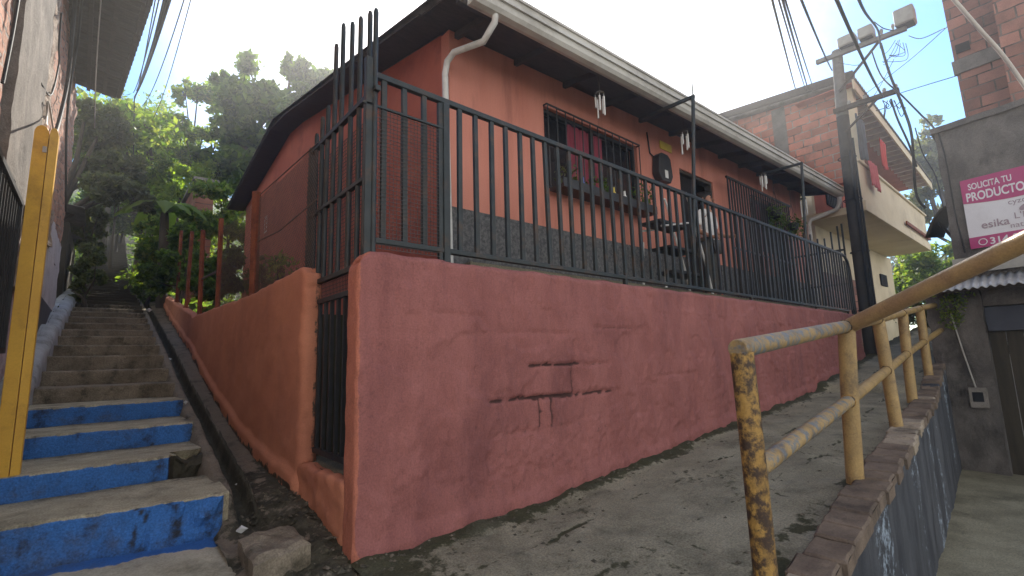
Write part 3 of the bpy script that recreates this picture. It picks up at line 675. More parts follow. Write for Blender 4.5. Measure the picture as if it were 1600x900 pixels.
# gutter: open trough with two ridges
mb = MB(); sec = [(.02, .13), (.0, .13), (-.015, .10), (-.015, .02), (0, -.08), (.03, -.115), (.09, -.125), (.14, -.11), (.14, .12), (.125, .12), (.125, -.095), (.085, -.11), (.04, -.10), (.015, -.07), (.003, .02), (.003, .11)]
poly = [(1.25, .36 + a, roof_z(1.25, .36) + b - .03) for a, b in sec]
mb.prism(poly, (11.3, 0, .03 * 11.3)); 
for b in (.10, .0): mb.beam((1.25, .335, roof_z(1.25, .36) + b - .03), (12.55, .335, roof_z(12.55, .36) + b - .03), .022, .03)
mb.build('gutter', M['gutter'], h)
zg = roof_z(1.4, .4)
mb = MB(); mb.tube([(1.55, .43, zg - .12), (1.55, .45, zg - .22), (1.52, .6, zg - .36), (1.43, 1.0, 4.42), (1.41, 1.1, 4.36), (1.40, 1.13, 4.22), (1.42, 1.13, 3.2), (1.45, 1.13, 1.9)], .034, 10)
mb.build('downpipe', M['white'], h, smooth=True)
zr_ = roof_z(12.3, .4)
mb = MB(); mb.tube([(12.42, .43, zr_ - .12), (12.42, .44, zr_ - .26), (12.40, .46, zr_ - .36), (12.38, .52, zr_ - .46), (12.32, .7, zr_ - .52), (12.22, 1.05, zr_ - .62), (12.2, 1.1, zr_ - .75), (12.2, 1.1, 1.9)], .05, 10)
mb.build('downpipe', M['white'], h, smooth=True)
for k, (a, b, z0, z1) in enumerate((op[0], op[2])):
    mb = MB(); w = .05
    mb.box(a, HY + .05, z0, a + w, HY + .10, z1); mb.box(b - w, HY + .05, z0, b, HY + .10, z1); mb.box(a + w, HY + .05, z0, b - w, HY + .10, z0 + w); mb.box(a + w, HY + .05, z1 - w, b - w, HY + .10, z1)
    mb.box((a + b) / 2 - .025, HY + .05, z0 + w, (a + b) / 2 + .025, HY + .10, z1 - w)
    wf = mb.build('window', M['black'], h, label=('wide window with burgundy curtains behind bars', 'far window behind the close bars')[k])
    mb = MB(); mb.box(a + .05, HY + .115, z0 + .05, b - .05, HY + .125, z1 - .05); mb.build('pane', M['glass'], wf)
    mb = MB()
    mb.grid(lambda u, z: (u, HY + .095 + .012 * math.sin(u * 42 + .6 * math.sin(z * 3)), z), frange(a + .55, b - .75, .02), frange(z0 + .05, z1 - .04, .2)); mb.build('curtain', M['curtain'], wf, solid=.004, smooth=True)
    mb = MB()
    for x in frange(a + .02, b - .02, .17): mb.tube([(x, HY - .06, z0 - .03), (x, HY - .06, z1)], .009, 6)
    for z in (z0 - .03, (z0 + z1) / 2, z1): mb.beam((a, HY - .06, z), (b, HY - .06, z), .012, .022)
    for x in (a, b):
        for z in (z0 - .03, z1): mb.beam((x, HY - .06, z), (x, HY + .0, z), .012, .02)
    mb.build('bars', M['black'], wf)
mb = MB(); mb.box(4.98, HY - .30, 3.24, 2.95, HY - .06, 3.28); mb.box(2.95, HY - .30, 3.28, 4.98, HY - .285, 3.36)
mb.build('flower_shelf', M['black'], h)
mb = MB(); mb.box(6.29, HY + .10, 1.9, 6.9, HY + .13, 4.32)
d = mb.build('door', M['dark'], h)
mb = MB(); mb.box(6.25, HY + .03, 1.9, 6.30, HY + .15, 4.38); mb.box(7.40, HY + .03, 1.9, 7.45, HY + .15, 4.38); mb.box(6.30, HY + .03, 4.33, 7.40, HY + .15, 4.38); mb.build('frame', M['soffit'], d)
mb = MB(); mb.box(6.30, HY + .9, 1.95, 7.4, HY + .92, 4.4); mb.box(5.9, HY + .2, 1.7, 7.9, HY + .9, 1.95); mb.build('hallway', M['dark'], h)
t = thing('meter_box', 'dark electricity meter box with white label on salmon wall', 'meter box', (5.58, HY - .09, 3.98))
mb = MB(); pl = [(5.38, 4.06), (5.42, 4.36), (5.5, 4.42), (5.68, 4.42), (5.76, 4.36), (5.80, 4.06), (5.72, 3.94), (5.46, 3.94)]
mb.prism([(x, HY - .005, z) for x, z in pl], (0, -.13, 0)); mb.build('case', M['black'], t, bevel=.012)
mb = MB(); mb.box(5.55, HY - .142, 4.0, 5.64, HY - .137, 4.13); mb.build('label_plate', M['white'], t)
mb = MB(); mb.tube([(5.42, HY - .03, 4.36), (5.34, HY - .02, 4.4), (5.3, HY - .015, 4.75)], .012, 6); mb.build('conduit', M['black'], t)
t = thing('number_plate', 'small yellow house plate above the meter box', 'plate', (5.85, HY - .02, 4.62))
mb = MB(); mb.box(5.67, HY - .02, 4.58, 6.02, HY - .004, 4.72); mb.build('plate', M['plate'], t, bevel=.004)

# ------------------------------------------------------------------ things on the porch
def chime(x, zt, n, L, lb):
    t = thing('wind_chime', lb, 'wind chime', (x, .6, zt), 'wind chimes under the eaves')
    mb = MB(); mb.tube([(x, .6, zt - .012), (x, .6, zt + .012)], .06, 12)
    mb.tube([(x, .6, zt), (x, .6, roof_z(x, .6) - .05)], .004, 5); mb.build('top_disc', M['soffit'], t)
    for k in range(n):
        a = 2 * math.pi * k / n; l = L * (.75 + .25 * math.sin(k * 2.1))
        mb = MB(); cx, cy = x + .055 * math.cos(a), .6 + .055 * math.sin(a); mb.tube([(cx, cy, zt - .05), (cx, cy, zt - .05 - l)], .0125, 7)
        mb.tube([(cx, cy, zt), (cx, cy, zt - .05)], .003, 4); mb.build('tube', M['white'], t, smooth=True)
chime(3.36, 4.45, 5, .26, 'white wind chime hanging in front of the curtained window')
chime(5.40, 4.55, 4, .30, 'white wind chime hanging between meter box and doorway')
chime(8.27, 4.55, 6, .28, 'white wind chime of close tubes hanging beside the far brace post')
chime(10.35, 4.48, 4, .44, 'long white wind chime hanging by the house corner')

def leaves_np(cent, rad, n, size, squash=1.0, aspect=.5, droop=.0, shell=.55):
    """leaf quads scattered through uneven clumps: arrays of vertices and faces"""
    cent = np.array(cent, float); rad = np.array(rad, float)
    w = rad ** 2; idx = rng.choice(len(cent), n, p=w / w.sum())
    d = rng.normal(size=(n, 3)); d /= np.linalg.norm(d, axis=1)[:, None]
    r = rad[idx] * (shell + (1 - shell) * rng.random(n) ** .6) * (1 + .12 * rng.normal(size=n))
    p = cent[idx] + d * r[:, None] * np.array([1, 1, squash])
    ax = rng.normal(size=(n, 3)) + d * .7; ax[:, 2] -= droop; ax /= np.linalg.norm(ax, axis=1)[:, None]
    sd = np.cross(ax, rng.normal(size=(n, 3)) + np.array([0, 0, 1.2])); sd /= np.linalg.norm(sd, axis=1)[:, None] + 1e-9
    nn_ = np.cross(ax, sd)
    s = size * (.6 + .8 * rng.random(n)); L = s[:, None]; Wd = (s * aspect)[:, None]
    v = np.stack([p - ax * L * .5, p + sd * Wd * .5 + nn_ * L * .06, p + ax * L * .5 - nn_ * L * .1, p - sd * Wd * .5 + nn_ * L * .06], 1).reshape(-1, 3)
    return v
def leaf_obj(name, v, m, parent=None):
    n = len(v) // 4
    me = bpy.data.meshes.new(name); me.vertices.add(len(v)); me.vertices.foreach_set('co', v.astype(np.float32).ravel())
    me.loops.add(n * 4); me.loops.foreach_set('vertex_index', np.arange(n * 4, dtype=np.int32))
    me.polygons.add(n); me.polygons.foreach_set('loop_start', np.arange(0, n * 4, 4, dtype=np.int32))
    me.update(calc_edges=True)
    return finish(me, name, m, parent)

def pot_plant(x, y, z, r, lb, cat='potted plant', m='terracotta', n=90, hgt=.16, lm='leafmid'):
    t = thing('potted_plant', lb, cat, (x, y, z), 'potted plants on the window shelf')
    mb = MB(); mb.tube([(x, y, z), (x, y, z + .02), (x, y, z + r * 1.6)], [r * .7, r * .75, r], 12); mb.build('pot', M[m], t, smooth=True)
    leaf_obj('foliage', leaves_np([(x, y, z + r * 1.6 + hgt * .4)], [hgt], n, .07), M[lm], t)
pot_plant(3.15, 1.02, 3.283, .06, 'small plant in blue pot at the near end of the window shelf', m='bluepot', lm='leafdull')
pot_plant(3.75, 1.02, 3.283, .055, 'small plant in terracotta pot on the window shelf', lm='leafdark')
pot_plant(4.75, 1.02, 3.283, .07, 'dark bushy plant at the meter box end of the window shelf', n=160, hgt=.2, lm='leafdark')
for (x, m_, lb) in ((3.45, 'bluepot', 'blue glass bottle on the window shelf'), (4.35, 'white', 'white jar on the window shelf'), (4.1, 'plate', 'squat yellow jar on the window shelf')):
    t = thing('bottle', lb, 'bottle', (x, 1.02, 3.283)); mb = MB()
    mb.tube([(x, 1.02, 3.283), (x, 1.02, 3.40), (x, 1.02, 3.44), (x, 1.02, 3.50)], [.04, .04, .018, .016], 10); mb.build('glass_body', M[m_], t, smooth=True)
    mb = MB(); mb.tube([(x, 1.02, 3.50), (x, 1.02, 3.52)], .02, 8); mb.build('cap', M['soffit'], t)
for (x, z, lb) in ((9.3, 3.9, 'dark hanging plant before the far window, nearest the doorway'), (10.2, 3.8, 'dark hanging plant before the far window, nearest the house corner')):
    t = thing('hanging_plant', lb, 'hanging plant', (x, .8, z)); mb = MB()
    mb.tube([(x, .8, z), (x, .8, z + .02), (x, .8, z + .14)], [.07, .09, .11], 12); mb.build('pot', M['black'], t, smooth=True)
    mb = MB()
    for k in range(3):
        a = k * 2.1; mb.tube([(x + .1 * math.cos(a), .8 + .1 * math.sin(a), z + .13), (x, .8, z + .6)], .004, 4)
    mb.tube([(x, .8, z + .6), (x, .8, roof_z(x, .8) - .05)], .004, 4); mb.build('hanger', M['black'], t)
    leaf_obj('foliage', leaves_np([(x, .8, z + .12), (x + .05, .8, z - .12)], [.2, .15], 220, .08, droop=.8), M['leafdark'], t)

# folding step stool with three black treads
t = thing('step_stool', 'white framed folding step stool with three black treads behind railing', 'step stool', (5.1, .75, 1.96))
for dy in (.55, .9):
    mb = MB()
    mb.tube([(4.48, dy, 1.96), (4.52, dy, 2.5), (4.55, dy, 2.75)], .016, 8)
    mb.build('rear_leg', M['white'], t, smooth=True)
    mb = MB(); mb.tube([(5.78, dy, 1.96), (5.62, dy, 2.5), (5.34, dy, 3.15), (5.27, dy, 3.4), (5.2, dy, 3.52), (5.12, dy, 3.5)], .018, 8); mb.build('front_leg', M['white'], t, smooth=True)
    mb = MB(); mb.tube([(5.2, dy, 3.06), (4.48, dy, 2.9)], .014, 8); mb.build('side_bar', M['white'], t, smooth=True)
for (x0, x1, z) in ((4.5, 5.2, 3.0), (4.72, 5.38, 2.66), (4.8, 5.55, 2.32)):
    mb = MB(); mb.box(x0, .57, z - .03, x1, .88, z + .02); mb.build('tread', M['black'], t, bevel=.01)

# person standing at the doorway
def skin_fig(name, nodes, edges, m, parent, sub=2):
    me = bpy.data.meshes.new(name); keys = list(nodes)
    me.from_pydata([nodes[k][0] for k in keys], [(keys.index(a), keys.index(b)) for a, b in edges], [])
    me.materials.append(m); o = bpy.data.objects.new(name, me); COL.objects.link(o)
    s = o.modifiers.new('skin', 'SKIN'); s.use_smooth_shade = True
    for i, k in enumerate(keys):
        r = nodes[k][1]; me.skin_vertices[0].data[i].radius = (r, r) if not isinstance(r, tuple) else r
    me.skin_vertices[0].data[0].use_root = True
    u = o.modifiers.new('sub', 'SUBSURF'); u.levels = u.render_levels = sub
    if parent is not None: o.parent = parent; o.matrix_parent_inverse.translation = -parent.location
    return o
bx, by, bz = 6.08, .72, 1.96
P_ = lambda x, y, z: (bx + x, by + y, bz + z)
pn = {'pelvis': (P_(0, 0, .93), (.15, .12)), 'waist': (P_(.0, 0, 1.08), (.135, .10)), 'chest': (P_(.0, -.01, 1.3), (.165, .115)), 'neckb': (P_(.02, -.01, 1.45), .075), 'neck': (P_(.03, -.02, 1.52), .052),
      'jaw': (P_(.05, -.035, 1.59), .068), 'head': (P_(.045, -.02, 1.68), .09), 'crown': (P_(.035, -.01, 1.755), .07),
      'hl': (P_(-.095, 0, .9), .10), 'kl': (P_(-.10, -.04, .5), .062), 'al': (P_(-.10, .02, .09), .042), 'tl': (P_(-.10, -.14, .035), .034),
      'hr': (P_(.095, 0, .9), .10), 'kr': (P_(.11, -.02, .5), .062), 'ar': (P_(.12, .03, .09), .042), 'tr': (P_(.13, -.13, .035), .034),
      'sl': (P_(-.19, 0, 1.41), .062), 'el': (P_(-.27, .02, 1.13), .042), 'wl': (P_(-.17, -.16, 1.0), .028), 'pl': (P_(-.12, -.21, .99), .03),
      'sr': (P_(.19, -.01, 1.41), .062), 'er': (P_(.27, -.02, 1.13), .042), 'wr': (P_(.32, -.2, 1.06), .028), 'pr': (P_(.33, -.26, 1.06), .03)}
for s_, sx in (('l', 1), ('r', -1)):
    p0 = np.array(pn['p' + s_][0])
    dirv = np.array([.05, -.05, 0]) if s_ == 'l' else np.array([.0, -.06, 0])
    for f_ in range(4):
        off = np.array([0, .0, .022 - .015 * f_]); L_ = (.85, 1.0, .95, .75)[f_]
        pn[s_ + 'f%da' % f_] = (tuple(p0 + off + dirv * .7 * L_), .009); pn[s_ + 'f%db' % f_] = (tuple(p0 + off + dirv * 1.25 * L_ + np.array([0, 0, -.022])), .008)
    pn[s_ + 'tha'] = (tuple(p0 + np.array([.02 * sx, -.01, .035])), .010); pn[s_ + 'thb'] = (tuple(p0 + np.array([.03 * sx, -.04, .05])), .009)
pe = [('pelvis', 'waist'), ('waist', 'chest'), ('chest', 'neckb'), ('neckb', 'neck'), ('neck', 'jaw'), ('jaw', 'head'), ('head', 'crown'),
      ('pelvis', 'hl'), ('hl', 'kl'), ('kl', 'al'), ('al', 'tl'), ('pelvis', 'hr'), ('hr', 'kr'), ('kr', 'ar'), ('ar', 'tr'),
      ('neckb', 'sl'), ('sl', 'el'), ('el', 'wl'), ('wl', 'pl'), ('neckb', 'sr'), ('sr', 'er'), ('er', 'wr'), ('wr', 'pr')]
for s_ in 'lr':
    for f_ in range(4): pe += [('p' + s_, s_ + 'f%da' % f_), (s_ + 'f%da' % f_, s_ + 'f%db' % f_)]
    pe += [('p' + s_, s_ + 'tha'), (s_ + 'tha', s_ + 'thb')]
person = thing('person', 'person in white shirt and grey trousers standing at the dark doorway', 'person', (bx, by, bz))
body = skin_fig('body', pn, pe, M['skin'], person)
sh = {k: (pn[k][0], (pn[k][1][0] + .018, pn[k][1][1] + .018) if isinstance(pn[k][1], tuple) else pn[k][1] + .016) for k in ('pelvis', 'waist', 'chest', 'neckb', 'sl', 'sr')}
for s_ in 'lr':
    a = np.array(pn['s' + s_][0]); b = np.array(pn['e' + s_][0]); sh['m' + s_] = (tuple(a + (b - a) * .8), .062)
skin_fig('shirt', sh, [('pelvis', 'waist'), ('waist', 'chest'), ('chest', 'neckb'), ('neckb', 'sl'), ('neckb', 'sr'), ('sl', 'ml'), ('sr', 'mr')], M['shirt'], person)
tr = {'pelvis': (pn['pelvis'][0], (.165, .132))}
for s_ in 'lr':
    tr['h' + s_] = (pn['h' + s_][0], .115); tr['k' + s_] = (pn['k' + s_][0], .082); a = np.array(pn['a' + s_][0]); tr['a' + s_] = (tuple(a + np.array([0, 0, .03])), .064)
skin_fig('trousers', tr, [('pelvis', 'hl'), ('hl', 'kl'), ('kl', 'al'), ('pelvis', 'hr'), ('hr', 'kr'), ('kr', 'ar')], M['trouser'], person)
hp = lambda k, dx, dy, dz: tuple(np.array(pn[k][0]) + np.array([dx, dy, dz]))
skin_fig('hair', {'a': (hp('head', -.02, .035, .03), .092), 'b': (hp('crown', -.01, .02, .02), .075), 'c': (hp('head', -.03, .06, -.07), .065)}, [('a', 'b'), ('a', 'c')], M['hair'], person)
for s_ in 'lr':
    a = np.array(pn['a' + s_][0]); b = np.array(pn['t' + s_][0])
    skin_fig('shoe', {'h': (tuple(a + np.array([0, .03, -.045])), .046), 'm': (tuple((a + b) / 2 + np.array([0, 0, -.02])), .048), 't': (tuple(b + np.array([0, -.01, .005])), .04)}, [('h', 'm'), ('m', 't')], M['shoe'], person)
# face: nose, eyes, mouth, ears
mb = MB(); hx, hy, hz = pn['head'][0]
mb.tube([(hx + .02, hy - .085, hz + .0), (hx + .025, hy - .115, hz - .035), (hx + .022, hy - .09, hz - .045)], [.008, .014, .008], 8)
mb.build('nose', M['skin'], body, smooth=True)
for s_ in (-1, 1):
    mb = MB(); mb.tube([(hx + s_ * .092, hy + .01, hz + .02), (hx + s_ * .10, hy + .015, hz - .0), (hx + s_ * .09, hy + .01, hz - .035)], [.01, .016, .01], 8)
    mb.build('ear', M['skin'], body, smooth=True)
mb = MB()
for s_ in (-1, 1): mb.tube([(hx + .02 + s_ * .034 - .012, hy - .083, hz + .005), (hx + .02 + s_ * .034 + .012, hy - .083, hz + .005)], .006, 6)
mb.tube([(hx - .005, hy - .088, hz - .075), (hx + .045, hy - .088, hz - .075)], .005, 6)
mb.build('eyes_and_mouth', M['hair'], body)

# ------------------------------------------------------------------ chain link and rusty posts on the orange wall
PY = [3.15, 5.37, 7.05, 8.9, 10.6]
PZ = [3.2, 3.42, 3.62, 4.0, 4.4]
LB = ['thick rusty post nearest the black gate', 'second rusty post from the gate, thin and leaning', 'third rusty post from the gate', 'fourth rusty post from the gate', 'farthest rusty post, half lost in the bushes']
for y, z, lb in zip(PY, PZ, LB):
    t = thing('fence_post', lb, 'fence post', (.09, y, or_top(0, y)), 'rusty fence posts on the orange wall')
    w = .07 if y < 4 else .055
    mb = MB(); mb.beam((.09, y, or_top(0, y) - .15), (.09 + random.uniform(-.03, .03), y + random.uniform(-.03, .04), z), w, w); mb.build('shaft', M['rust'], t, bevel=.006)
    mb = MB(); mb.box(.04, y - .05, or_top(0, y) - .01, .14, y + .05, or_top(0, y) + .03); mb.build('foot', M['rust'], t, bevel=.01)
def chain(y0, y1, zb0, zb1, zt0, zt1, p):
    mb = MB(); n = int((y1 - y0) / p); x = .09
    zb = lambda y: lerp(zb0, zb1, (y - y0) / (y1 - y0)); zt = lambda y: lerp(zt0, zt1, (y - y0) / (y1 - y0))
    H = max(zt0 - zb0, zt1 - zb1)
    k = int(H / p) + 1
    for s in (1, -1):
        for i in range(-k, n + k + 1):
            pts = []
            ya = y0 + i * p
            for j in range(k + 1):
                y = ya + s * j * p
                z = zb(min(max(y, y0), y1)) + j * p
                if y0 - 1e-6 <= y <= y1 + 1e-6 and z <= zt(min(max(y, y0), y1)): pts.append((x + s * .003, y, z))
            if len(pts) > 1: mb.tube([pts[0], pts[-1]], .0022, 3, caps=False)
    return mb
t = thing('chain_link_fence', 'sagging rusty chain link mesh on the orange wall', 'fence', (.09, 2.2, 1.95))
chain(1.12, 3.1, 1.93, 1.95, 3.05, 3.15, .045).build('mesh', M['link'], t)
chain(3.2, 5.3, 1.95, 2.03, 3.15, 3.3, .07).build('mesh', M['link'], t)
mb = MB(); mb.tube([(.09, 1.1, 2.55), (.09, 2.2, 2.52), (.09, 3.15, 2.6)], .006, 5); mb.build('wire', M['link'], t); mb = MB(); mb.tube([(.09, 1.1, 3.06), (.09, 3.15, 3.16)], .006, 5); mb.build('wire', M['link'], t); mb = MB(); mb.tube([(.09, 5.37, 2.62), (.09, 7.05, 2.72)], .018, 6); mb.build('wire', M['link'], t)
t = thing('garden_tag', 'small white paper tag on the chain link by the red side wall', 'tag', (.1, 2.4, 2.85))
mb = MB()
a = pt(416, 338, 0, .1); b = pt(424, 334, 0, .1); c = pt(424, 356, 0, .1)
zt, zb_ = a[2], c[2]
mb.box(.097, a[1] - .05, zb_, .101, a[1] - .035, zt); mb.box(.097, a[1] + .035, zb_, .101, a[1] + .05, zt); mb.box(.097, a[1] - .035, zt - .02, .101, a[1] + .035, zt); mb.box(.097, a[1] - .035, zb_, .101, a[1] + .035, zb_ + .02)
mb.build('paper', M['litter'], t)

# ------------------------------------------------------------------ left building
WX = -1.9
b = thing('brick_house', 'tall rose brick building with grey pillar and corrugated eaves left of the stairs', 'building', (-2.2, 4, .2))
def wallpiece(y0, y1, z0, z1, name, m, thick=.2, out=0.0, uneven=.012, mask=None, label=None):
    us = frange(y0, y1, .05); vs = frange(z0, z1, .06); mb = MB()
    x = WX + out
    def fn(u, v):
        e = 1 if (y0 + .01 < u < y1 - .01) else 0
        return (x + fbm(u * 3, v * 3, z0) * uneven + fbm(u * 11, v * 11, z0) * uneven * .5, u + (fbm(v * 5, u, 2) * uneven * 2), v)
    mb.grid(fn, us, vs); n = len(us); m0 = len(vs)
    o = [(x - thick, u, v) for v in (z0, z1) for u in (y0, y1)]
    mb.add([fn(y0, v) for v in vs] + [(x - thick, y0, z0), (x - thick, y0, z1)], [tuple(range(m0)) + (m0 + 1, m0)])
    mb.add([fn(y1, v) for v in vs] + [(x - thick, y1, z0), (x - thick, y1, z1)], [tuple(range(m0))[::-1] + (m0, m0 + 1)])
    mb.add([fn(u, z0) for u in us] + [(x - thick, y0, z0), (x - thick, y1, z0)], [tuple(range(n))[::-1] + (n, n + 1)])
    mb.add([fn(u, z1) for u in us] + [(x - thick, y0, z1), (x - thick, y1, z1)], [tuple(range(n)) + (n + 1, n)])
    return mb.build(name, m, b, smooth=True, mask=mask, label=label)
wallpiece(-1.5, 2.0, 2.75, 6.25, 'wall', M['brickl'], uneven=.02)
wallpiece(-1.5, 2.0, -.3, 2.749, 'wall', M['pinkwash'])
wallpiece(2.0, 3.75, 2.7, 6.25, 'pillar', M['pillar'], out=.06)
wallpiece(3.75, 4.6, 2.0, 6.25, 'broken_render', M['rough'], out=.03, uneven=.05)
wallpiece(2.0, 4.6, -.2, 2.699, 'wall', M['pinkwash'], out=-.02, uneven=.02, label='peeling pink washed lower wall')
wallpiece(4.6, 9.4, 3.5, 6.25, 'wall', M['brickl'], uneven=.03)
wallpiece(4.6, 6.8, 3.0, 3.499, 'broken_render', M['rough'], out=.01, uneven=.05)
wallpiece(4.6, 9.4, .4, 2.999, 'wall', M['lilac'], out=.0, label='pale lilac washed lower wall')
wallpiece(6.8, 9.4, 3.0, 3.499, 'wall', M['lilac'], out=.0)
mb = MB(); mb.prism([(WX + .018, 4.7, .6), (WX + .018, 9.3, .6), (WX + .018, 9.3, 2.2), (WX + .018, 4.7, 2.2)], (.008, 0, 0)); mb.build('dado', M['dado'], b)
mb = MB(); mb.box(-6, -1.5, -.3, WX - .21, 9.39, 6.24); mb.build('core', M['pillar'], b)
mb = MB()
def er(u, y):
    e = np.interp(y, [-2, 1.5, 4.75, 8.1], [-.52, -.75, -.99, -1.24]); t = u
    x = lerp(-5.2, e + .025 * math.sin(y * 40) * 0, t); return (x, y, 6.22 + .12 * (1 - t) * 4 + .022 * math.sin(y * 2 * math.pi / .17))
mb.grid(er, [0, .5, .9, 1.0], frange(-2, 8.15, .028)); mb.build('eaves_roof', M['soffit'], b, solid=.012, smooth=True)
mb = MB()
for y in frange(-1.6, 8.0, .8): 
    e = float(np.interp(y, [-2, 1.5, 4.75, 8.1], [-.52, -.75, -.99, -1.24])); mb.beam((WX - .1, y, 6.28), (e - .08, y, 6.16), .06, .1)
for f in (.3, .62, .93): mb.beam((lerp(WX, -.55, f), -2, 6.24), (lerp(WX, -1.24, f), 8.1, 6.19), .05, .05)
mb.build('rafter', M['soffit'], b)
t = bpy.data.objects.new('window', None); COL.objects.link(t); t.parent = b; t.location = (WX + .1 + 2.2, 2.3 - 4, 1.9 - .2)
def sub(mb, name, m):
    me = bpy.data.meshes.new(name); me.from_pydata(mb.v, [], mb.f); o = finish(me, name, m); o.parent = t
    o.matrix_parent_inverse.translation = -Vector((WX + .1, 2.3, 1.9)); return o
mb = MB()
for y in frange(1.0, 2.85, .12): mb.box(WX + .05, y - .009, 1.35, WX + .07, y + .009, 2.62)
sub(mb, 'bars', M['black'])
mb = MB(); mb.box(WX + .04, .98, 2.6, WX + .09, 2.9, 2.64); mb.box(WX + .04, .98, 1.33, WX + .09, 2.9, 1.37); mb.box(WX + .04, 2.86, 1.37, WX + .09, 2.9, 2.6); sub(mb, 'frame', M['black'])
mb = MB(); mb.box(WX + .0, 1.0, 1.37, WX + .03, 2.86, 2.6); sub(mb, 'pane', M['glass'])

# yellow steel post on the second step: folded channel, arched top
t = thing('yellow_post', 'tall bright yellow folded steel post with arched top beside the stairs', 'post', (-1.63, 1.85, .4))
mb = MB(); cx, cy, zt = -1.62, 1.78, 2.93
def post_face(p, q, dep):
    p = np.array(p); q = np.array(q); n = 8
    pts = [(p[0], p[1], .30), (q[0], q[1], .30), (q[0], q[1], zt - .05)]
    for k in range(n + 1):
        a = math.pi * k / n; c = (p + q) / 2; u = (q - p) / 2
        pts.append((c[0] + u[0] * math.cos(a), c[1] + u[1] * math.cos(a), zt - .05 + .055 * math.sin(a)))
    pts.append((p[0], p[1], zt - .05))
    return pts, dep
pA, dA = post_face((cx - .065, cy - .045), (cx + .012, cy - .055), (0, .09, 0)); mb.prism(pA, dA)
mb.build('channel', M['yellow'], t, bevel=.006)
mb = MB(); pB, dB = post_face((cx + .016, cy - .052), (cx + .062, cy - .03), (0, .08, 0)); mb.prism(pB, dB); mb.build('flange', M['yellow'], t, bevel=.006)
mb = MB(); mb.box(cx + .008, cy - .03, .3, cx + .024, cy + .0, zt - .08); mb.build('seam', M['rust'], t)
mb = MB(); mb.box(cx - .012, cy - .061, zt - .20, cx + .010, cy - .0565, zt - .155); mb.build('tag_plate', M['lamp'], t)

# cables on and beside the left building
def cable(pts, r, lb, m='cable', grp='black overhead cables', sag=0, n=14):
    pts = [Vector(map(float, p)) for p in pts]
    if len(pts) == 2 and sag:
        a, c = pts; pts = [a.lerp(c, i / n) - Vector((0, 0, sag * 4 * (i / n) * (1 - i / n))) for i in range(n + 1)]
    elif len(pts) > 2:
        out = []
        for i in range(len(pts) - 1):
            p0 = pts[max(i - 1, 0)]; p1 = pts[i]; p2 = pts[i + 1]; p3 = pts[min(i + 2, len(pts) - 1)]
            for k in range(6):
                s = k / 6; out.append(.5 * ((2 * p1) + (p2 - p0) * s + (2 * p0 - 5 * p1 + 4 * p2 - p3) * s * s + (3 * p1 - p0 - 3 * p2 + p3) * s ** 3))
        out.append(pts[-1]); pts = out
    mb = MB(); mb.tube(pts, r * .8, 6)
    o = mb.build('cable', M[m], smooth=True); return tag(o, lb, 'cable', grp)
cable([pt(118, -5, 0, -1.8), pt(112, 60, 0, -1.8), pt(105, 130, 0, -1.82), pt(92, 190, 0, -1.84), pt(84, 215, 0, -1.84)], .028, 'thick dark cable running down the left brick wall', grp='cables down the left brick wall')
cable([pt(128, -5, 0, -1.72), pt(122, 60, 0, -1.78), pt(112, 120, 0, -1.82), pt(104, 200, 0, -1.84), pt(103, 330, 0, -1.85)], .02, 'dark cable down the brick wall beside the thick one', grp='cables down the left brick wall')
cable([pt(96, 20, 0, -1.8), pt(92, 70, 0, -1.82), pt(92, 100, 0, -1.84), pt(80, 148, 0, -1.84), pt(64, 130, 0, -1.84)], .012, 'thin wire looping over the grey pillar edge', grp='cables down the left brick wall')
cable([pt(158, -5, 1, 4.5), pt(152, 80, 1, 5.5), pt(149, 140, 1, 6.5), pt(148, 200, 1, 8)], .009, 'pale wire hanging under the corrugated eaves', m='lamp', grp='cables down the left brick wall')
cable([pt(29, -5, 0, -1.86), pt(18, 60, 0, -1.86), pt(4, 130, 0, -1.86)], .014, 'dark wire across the near rose brick wall', grp='cables down the left brick wall')
cable([pt(85, 213, 0, -1.84), pt(76, 160, 0, -1.80), pt(73, 185, 0, -1.80), pt(72, 196, 1, 1.78)], .012, 'white flex curling into the top of the yellow post', m='cablew', grp='cables down the left brick wall')
bund = [(262, -8, 214, 142), (268, -8, 211, 150), (258, -8, 216, 138), (250, -8, 208, 145), (290, -8, 222, 165), (300, -8, 235, 190), (244, -8, 207, 160)]
for i, (x0, y0, x1, y1) in enumerate(bund):
    cable([pt(x0, y0, 1, 5.0), pt(x1, y1, 1, 15.0)], (.03, .024, .018, .012, .011, .009, .01)[i], 'thick cable bundle crossing above the stairs' if i < 3 else 'thin single wire crossing above the stairs', grp='thick cables above the stairs' if i < 3 else 'thin wires above the stairs', sag=.15 + .05 * i)
cable([pt(210, 150, 1, 15), pt(208, 250, 1, 15.0), pt(205, 330, 1, 15)], .02, 'cable hanging straight down into the trees by the stairs', grp='drops into the trees')

